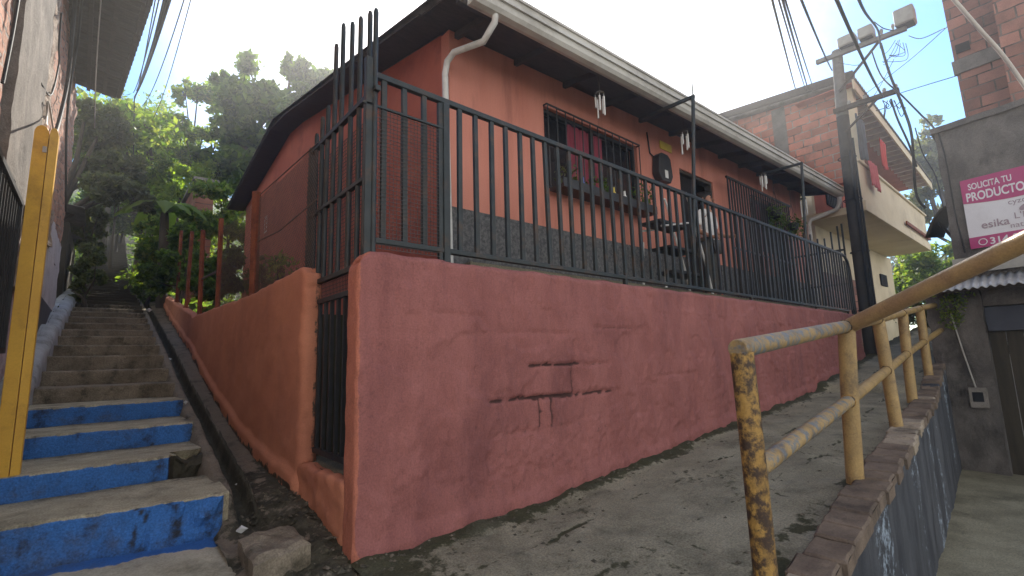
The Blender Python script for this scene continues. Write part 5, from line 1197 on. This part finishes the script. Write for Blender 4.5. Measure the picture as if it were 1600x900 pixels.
# awning
t = thing('awning', 'short corrugated zinc awning over the timber door', 'awning', (9.3, -2.4, 2.15))
mb = MB()
def aw(u, y): 
    return (bx_(y) - .62 * (1 - u) , y, lerp(2.06, 2.30, u) + .018 * math.sin(y * 2 * math.pi / .10))
mb.grid(aw, [0, .5, 1], frange(-5, -1.38, .0125)); mb.build('sheet', M['awning'], t, solid=.006, smooth=True)
mb = MB(); mb.beam((bx_(-5) - .5, -5, 2.05), (bx_(-1.5) - .5, -1.5, 2.05), .04, .04)
for y in (-1.6, -3.2, -4.8): mb.beam((bx_(y) - .5, y, 2.06), (bx_(y), y, 2.22), .04, .04)
mb.build('batten', M['soffit'], t)
mb = MB(); mb.prism([(bx_(-1.72) - .02, -1.72, 2.36), (bx_(-5) - .02, -5, 2.36), (bx_(-5) - .02, -5, 2.62), (bx_(-1.72) - .02, -1.72, 2.62)], (-.05, 0, 0)); mb.build('ledge', M['lamp'], b3)
t = thing('canopy', 'small dark curved tin canopy behind the grey building edge', 'canopy', (11, -1.6, 3.5))
mb = MB(); mb.grid(lambda u, v: (10.0 + 2.0 * u, -1.75 + .36 * v, 3.62 + .30 * u - .50 * v * v), frange(0, 1, .1), frange(0, 1, .1)); mb.build('sheet', M['soffit'], t, solid=.03, smooth=True)
mb = MB(); mb.tube([(10.2, -1.72, 3.1), (10.6, -1.5, 3.5)], .02, 6); mb.build('bracket', M['black'], t)
t = thing('utility_box', 'pale square utility meter box on the grey pier beside the door', 'meter box', (bx_(-1.75), -1.75, .2))
p = pt(1530, 620, 0, 9.72); mb = MB(); w = .11
yc, zc = float(p[1]), float(p[2])
mb.box(bx_(yc) - .13, yc - w, zc - .17, bx_(yc) - .01, yc + w, zc + .15); mb.build('case', M['pillar'], t, bevel=.012)
mb = MB(); mb.box(bx_(yc) - .135, yc - .065, zc - .07, bx_(yc) - .131, yc + .065, zc + .08); mb.build('glass_window', M['glass'], t)
mb = MB(); mb.tube([(bx_(yc) - .05, yc + .02, zc + .15), (bx_(-1.6) - .06, yc + .1, zc + .7), (bx_(-1.5) - .05, yc + .2, zc + 1.5)], .012, 6); mb.build('conduit', M['lamp'], t)

# ------------------------------------------------------------------ retaining wall with brick coping, handrail
XL = [.9, 1.76, 2.57, 4.39, 7.9, 9.7, 14, 24]; YL = [-1.87, -1.82, -1.76, -1.63, -1.37, -1.24, -1.0, -1.0]
ylf = lambda x: float(np.interp(x, XL, YL)); yrf = lambda x: float(np.interp(x, [.9, 1.9, 3.3, 5.37, 9.7], [-2.08, -2.03, -1.96, -1.81, -1.45]))
xs = frange(1.0, 9.74, .4)
loop = [(x, yrf(x) + .03) for x in xs] + [(x, ylf(x)) for x in xs[::-1]]
rt = thing('retaining_wall', 'blue stained retaining wall with old brick coping above the courtyard', 'wall', (5, -1.8, -.85))
mb = rough_wall(loop, lambda x, y: -.95, lambda x, y: z_pave(x, -1.7) + .035, .05, .05, lambda x, y, z, n: fbm(x * 3, y * 3, z * 2) * .012 + fbm(x * 11, y * 11, z * 9) * .005, .2, .02)
def bluemask(x, y, z):
    return .02 + .42 * sstep(-.05, .45, fbm(x * 1.3, 0, z * .25))
mb.build('wall', M['blue'], rt, smooth=True, mask=bluemask)
mb = MB(); pale = {}
x = 1.0; i = 0
while x < 9.6:
    w = .235 + random.uniform(-.02, .02); g_ = .012; z = z_pave(x + w / 2, -1.7) + .035 + random.uniform(-.006, .006); dz = z_pave(x + w, -1.7) - z_pave(x, -1.7); tl = random.uniform(-.008, .008)
    oy = random.uniform(-.015, .015); a, c = x + g_, x + w
    y0a, y1a, y0c, y1c = yrf(a) + oy + .022, ylf(a) + oy + .01, yrf(c) + oy + .022, ylf(c) + oy + .01
    k = 4; top_ = []
    def tf(u, v, a=a, c=c, y0a=y0a, y1a=y1a, y0c=y0c, y1c=y1c, z=z, dz=dz, tl=tl):
        xx = lerp(a, c, u); yy = lerp(lerp(y0a, y0c, u), lerp(y1a, y1c, u), v); ed = min(u, 1 - u, v, 1 - v)
        return (xx + fbm(xx * 9, yy * 9, z) * .01, yy + fbm(xx * 9, yy * 9, 4) * .01, z + .05 + dz * (u - .5) + tl * (v - .5) - (.012 if ed < .02 else 0) + fbm(xx * 14, yy * 14, 1) * .006)
    mb.grid(tf, [0, .06, .35, .65, .94, 1], [0, .06, .35, .65, .94, 1])
    rim = [tf(0, 0), tf(1, 0), tf(1, 1), tf(0, 1)]; mb.add(rim + [(p[0], p[1], p[2] - .075) for p in rim], [(0, 1, 5, 4), (1, 2, 6, 5), (2, 3, 7, 6), (3, 0, 4, 7)])
    if 4.1 < x < 5.3 or random.random() < .12: pale[i] = (a, c)
    x += w; i += 1
mb.build('coping', M['coping'], rt, mask=lambda x, y, z: .62 if any(a - .005 <= x <= c + .005 for a, c in pale.values()) else .1)
hr = thing('handrail', 'worn yellow pipe handrail along the ramp edge', 'handrail', (5, -1.7, .3))
PX = [1.09, 3.1, 5.0, 6.84, 8.56, 10.05]
ptop = [np.array((1.09, -1.885, 1.19))] + [pt(*q, 0, x) for q, x in (((1322, 510), 3.1), ((1372, 499), 5.0), ((1410, 489), 6.84), ((1437, 482), 8.56), ((1464, 476), 10.05))]
pmid = [np.array((1.12, -1.88, .63))] + [pt(*q, 0, x) for q, x in (((1328, 625), 3.1), ((1386, 578), 5.0), ((1417, 553), 6.84), ((1444, 534), 8.56), ((1474, 513), 10.05))]
for i, x in enumerate(PX):
    p = ptop[i]; q = pmid[i]; bz_ = z_pave(x, -1.7) + .03; base = (x + (.05 if i == 0 else 0), q[1] + (q[1] - p[1]) * .9, bz_)
    r = .052 if i == 0 else .058
    mb = MB(); pts = [base, tuple(q), (p[0], p[1], p[2] - .02)]; mb.tube(pts, r, 16); o = mb.build('post', M['railworn'] if i == 0 else M['rail'], hr, smooth=True, mask=(lambda x, y, z: .5) if i == 0 else (lambda x, y, z: .12))
    if i == 0: o['label'] = 'flaking end post with dark bare patches'
mb = MB(); a = ptop[0]; c = ptop[1]
mb.tube([a + (a - c) * .022, a + (a - c) * .020, a, a + (c - a) * .5, c], [.042, .046, .046, .046, .046], 16); mb.build('top_rail', M['rail'], hr, smooth=True, mask=lambda x, y, z: .47, label='nearest top rail with blue grey worn paint')
mb = MB(); mb.tube([c] + list(ptop[2:]) + [ptop[5] + (ptop[5] - ptop[4]) * .25], .044, 14); mb.build('top_rail', M['rail'], hr, smooth=True, mask=lambda *a: .2)
mb = MB(); mb.tube(list(pmid[:2]), .043, 14); mb.build('mid_rail', M['rail'], hr, smooth=True, mask=lambda *a: .46, label='nearest middle rail with blue scuffs')
mb = MB(); mb.tube(list(pmid[1:]) + [pmid[5] + (pmid[5] - pmid[4]) * .2], .042, 14); mb.build('mid_rail', M['rail'], hr, smooth=True, mask=lambda *a: .2)
for i in range(1, 6):
    for rail_, rr_ in ((pmid, .044), (ptop, .046)):
        p0 = rail_[i]; dd = rail_[i] - rail_[i - 1]; dd = dd / np.linalg.norm(dd); a1 = np.cross(dd, (0, 0, 1)); a1 /= np.linalg.norm(a1); a2 = np.cross(a1, dd)
        ring = [p0 - dd * (.06 + .004 * math.sin(k * 2.3)) + (a1 * math.cos(k * .4488) + a2 * math.sin(k * .4488)) * rr_ for k in range(15)]
        mb = MB(); mb.tube(ring, .0065, 6); mb.build('weld_bead', M['railworn'], hr, smooth=True, mask=lambda *a: .5)
e = CAM + 2.6 / 750 * (MR @ np.array((800, -72, 750.)))
c2 = pt(1334, 506, 0, 3.1); dv = e - c2
mb = MB(); mb.tube([c2 - dv * .02, c2 + dv * .5, e, c2 + dv * 1.55], .055, 16); mb.build('branch_rail', M['railtop'], hr, smooth=True, label='thick brown rail rising towards the viewer')
e2 = c2 + dv * 1.52; mb = MB(); mb.tube([tuple(e2), (e2[0], e2[1], -.85)], .055, 14); mb.build('post', M['rail'], hr, smooth=True, mask=lambda *a: .2)

# ------------------------------------------------------------------ loose things near the corner
q = [pt(x, y, 2, .15) for x, y in ((372, 838), (455, 817), (486, 845), (396, 880))]
mb = MB(); n = 12
def bt(u, v):
    p = lerp(lerp(q[0], q[1], u), lerp(q[3], q[2], u), v); return (p[0] + fbm(u * 3, v * 3, 1) * .008, p[1] + fbm(u * 3, v * 3, 5) * .008, p[2] + .016 * math.sin(v * 9) * .5 + fbm(u * 5, v * 5, 9) * .012 - .02 * (max(abs(u - .5), abs(v - .5)) > .48))
g_ = [i / n for i in range(n + 1)]
mb.grid(bt, g_, g_)
edge = [bt(u, 0) for u in g_] + [bt(1, v) for v in g_[1:]] + [bt(u, 1) for u in g_[::-1][1:]] + [bt(0, v) for v in g_[::-1][1:-1]]
m_ = len(edge); mb.add(edge + [(p[0] + fbm(p[0] * 9, p[1] * 9, 3) * .03, p[1] + fbm(p[0] * 9, p[1] * 9, 6) * .03, -.15) for p in edge], [(i, (i + 1) % m_, (i + 1) % m_ + m_, i + m_) for i in range(m_)])
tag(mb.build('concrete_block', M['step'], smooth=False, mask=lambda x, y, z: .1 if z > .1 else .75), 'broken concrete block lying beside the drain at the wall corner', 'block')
for i, (px, py, zz, s, lb) in enumerate(((377, 828, .17, .035, 'crumpled white paper on the broken concrete block'), (371, 757, .24, .018, 'white litter scrap by the drain nearest the orange wall'), (356, 680, .37, .016, 'white litter scrap halfway up the orange wall base'), (290, 629, .84, .025, 'white litter at the right end of the topmost blue step'), (233, 485, 2.34, .06, 'white litter on the right of the upper stairs'), (264, 562, 1.3, .035, 'pale litter on the drain edge beside the grey steps'))):
    p = pt(px, py, 2, zz); mb = MB(); k = 7
    vs = [(p[0] + s * math.cos(a) * random.uniform(.6, 1.2), p[1] + s * math.sin(a) * random.uniform(.6, 1.2), p[2] + random.uniform(0, .6) * s) for a in [2 * math.pi * j / k for j in range(k)]] + [(p[0], p[1], p[2] + s * .8), (p[0], p[1], p[2] - s * .6)]
    mb.add(vs, [(j, (j + 1) % k, k) for j in range(k)] + [((j + 1) % k, j, k + 1) for j in range(k)])
    tag(mb.build('litter', M['litter']), lb, 'litter', 'scraps of litter')
mb = MB()
for k in range(260):
    x = random.uniform(-.36, .02); y = random.uniform(-.2, 1.25); s = random.uniform(.006, .022)
    z = drain_f(7, y)[2]; u_ = min(9, max(0, np.interp(x, [-.56, -.5, -.43, -.39, -.31, -.285, -.25, -.1, .06], [0, 1, 2, 4, 5, 6, 7, 8, 9]))); z = drain_f(float(u_), y)[2]
    vs = [(x + s * random.uniform(-1, 1) + s * sx, y + s * random.uniform(-.4, .4) + s * sy, z + s * (sz + random.uniform(-.3, .3))) for sx, sy, sz in ((-1, -1, 0), (1, -1, 0), (1, 1, 0), (-1, 1, 0), (0, 0, .9))]
    mb.add(vs, [(0, 1, 4), (1, 2, 4), (2, 3, 4), (3, 0, 4), (3, 2, 1, 0)])
for k in range(420):
    x = random.random() ** 1.6 * 9; y = -.04 - abs(random.gauss(0, .13)) if k % 3 else random.uniform(-1.6, -.1); s = random.uniform(.004, .016); z = rp(x, y)[2]
    vs = [(x + s * random.uniform(-1, 1) * .5 + s * sx, y + s * random.uniform(-.4, .4) + s * sy, z + s * (sz + random.uniform(-.2, .2))) for sx, sy, sz in ((-1, -1, 0), (1, -1, 0), (1, 1, 0), (-1, 1, 0), (0, 0, .8))]
    mb.add(vs, [(0, 1, 4), (1, 2, 4), (2, 3, 4), (3, 0, 4), (3, 2, 1, 0)])
o = mb.build('gravel', M['dirt'], mask=lambda *a: .45); o['kind'] = 'stuff'; o['label'] = 'loose rubble and grit at the wall corner and along the wall foot'

# ------------------------------------------------------------------ thin air volume added as a veil of glare
mb = MB(); mb.box(-64, -60, -2.6, 76, 78, 25)
hm = bpy.data.materials.new('glare_veil'); hm.use_nodes = True; hn = hm.node_tree; hn.nodes.remove(hn.nodes['Principled BSDF'])
pv_ = hn.nodes.new('ShaderNodeVolumePrincipled'); pv_.inputs['Color'].default_value = (.95, .95, .95, 1); pv_.inputs['Density'].default_value = .0062; pv_.inputs['Anisotropy'].default_value = .7
hn.links.new(pv_.outputs[0], hn.nodes['Material Output'].inputs['Volume'])
o = mb.build('glare_veil', hm); o['kind'] = 'stuff'; o['label'] = 'thin pale air added to stand for the veil of sun glare'

# ------------------------------------------------------------------ light, sky, camera
sd = MR @ np.array((790 - 800.0, 22 - 450.0, 750.0)); sd /= np.linalg.norm(sd)
el = math.asin(sd[2]); az = math.atan2(sd[0], sd[1])
w = bpy.data.worlds.new('World'); S.world = w; w.use_nodes = True
nt = w.node_tree; bg = nt.nodes['Background']
sk = nt.nodes.new('ShaderNodeTexSky'); sk.sky_type = 'NISHITA'; sk.sun_disc = False; sk.sun_elevation = el; sk.sun_rotation = az
sk.dust_density = 1.2; sk.air_density = 1.0; sk.ozone_density = 1.0; sk.altitude = 1400
hs = nd(nt, 'ShaderNodeHueSaturation', Saturation=1.6); nt.links.new(sk.outputs['Color'], hs.inputs['Color'])
# broken white cloud round sun, clearer ring, then unseen cloud added for neutral light
hc = nd(nt, 'ShaderNodeHueSaturation', Saturation=.10, Value=1.15); nt.links.new(sk.outputs['Color'], hc.inputs['Color'])
tc = nd(nt, 'ShaderNodeTexCoord'); dt = nd(nt, 'ShaderNodeVectorMath', operation='DOT_PRODUCT'); dt.inputs[1].default_value = tuple(sd); nt.links.new(tc.outputs['Generated'], dt.inputs[0])
cn = nd(nt, 'ShaderNodeTexNoise', Scale=3.2, Detail=7, Roughness=.55); nt.links.new(tc.outputs['Generated'], cn.inputs['Vector'])
ma = nd(nt, 'ShaderNodeMath', operation='MULTIPLY_ADD'); nt.links.new(cn.outputs['Fac'], ma.inputs[0]); ma.inputs[1].default_value = .22
nt.links.new(dt.outputs['Value'], ma.inputs[2])
r1 = nd(nt, 'ShaderNodeMapRange', interpolation_type='SMOOTHSTEP'); r1.inputs['From Min'].default_value = .93; r1.inputs['From Max'].default_value = 1.06; nt.links.new(ma.outputs[0], r1.inputs['Value'])
r2 = nd(nt, 'ShaderNodeMapRange', interpolation_type='SMOOTHSTEP'); r2.inputs['From Min'].default_value = .72; r2.inputs['From Max'].default_value = .48; nt.links.new(ma.outputs[0], r2.inputs['Value'])
mxm = nd(nt, 'ShaderNodeMath', operation='MAXIMUM'); nt.links.new(r1.outputs['Result'], mxm.inputs[0]); nt.links.new(r2.outputs['Result'], mxm.inputs[1])
ms = nd(nt, 'ShaderNodeMix', data_type='RGBA'); nt.links.new(mxm.outputs[0], ms.inputs['Factor']); nt.links.new(hs.outputs['Color'], ms.inputs['A']); nt.links.new(hc.outputs['Color'], ms.inputs['B'])
nt.links.new(ms.outputs['Result'], bg.inputs['Color']); bg.inputs['Strength'].default_value = .15
ld = bpy.data.lights.new('sun', 'SUN'); ld.energy = 4.0; ld.angle = R(.5); ld.color = (1, .93, .82)
lo = bpy.data.objects.new('sun', ld); COL.objects.link(lo); lo.rotation_euler = Vector(-sd).to_track_quat('-Z', 'Y').to_euler(); lo.location = (10, 12, 14)
cd = bpy.data.cameras.new('camera'); cd.sensor_width = 36; cd.lens = 36 * 750 / 1600; cd.clip_end = 2000; cd.clip_start = .05
co = bpy.data.objects.new('camera', cd); COL.objects.link(co)
from mathutils import Matrix
m3 = Matrix([[MR[i, 0], -MR[i, 1], -MR[i, 2]] for i in range(3)]); mw = m3.to_4x4(); mw.translation = Vector(CAM); co.matrix_world = mw
S.camera = co
S.view_settings.view_transform = 'Standard'; S.view_settings.look = 'None'; S.view_settings.exposure = 1.3; S.view_settings.gamma = 1.0
S.cycles.max_bounces = 8; S.cycles.use_denoising = True
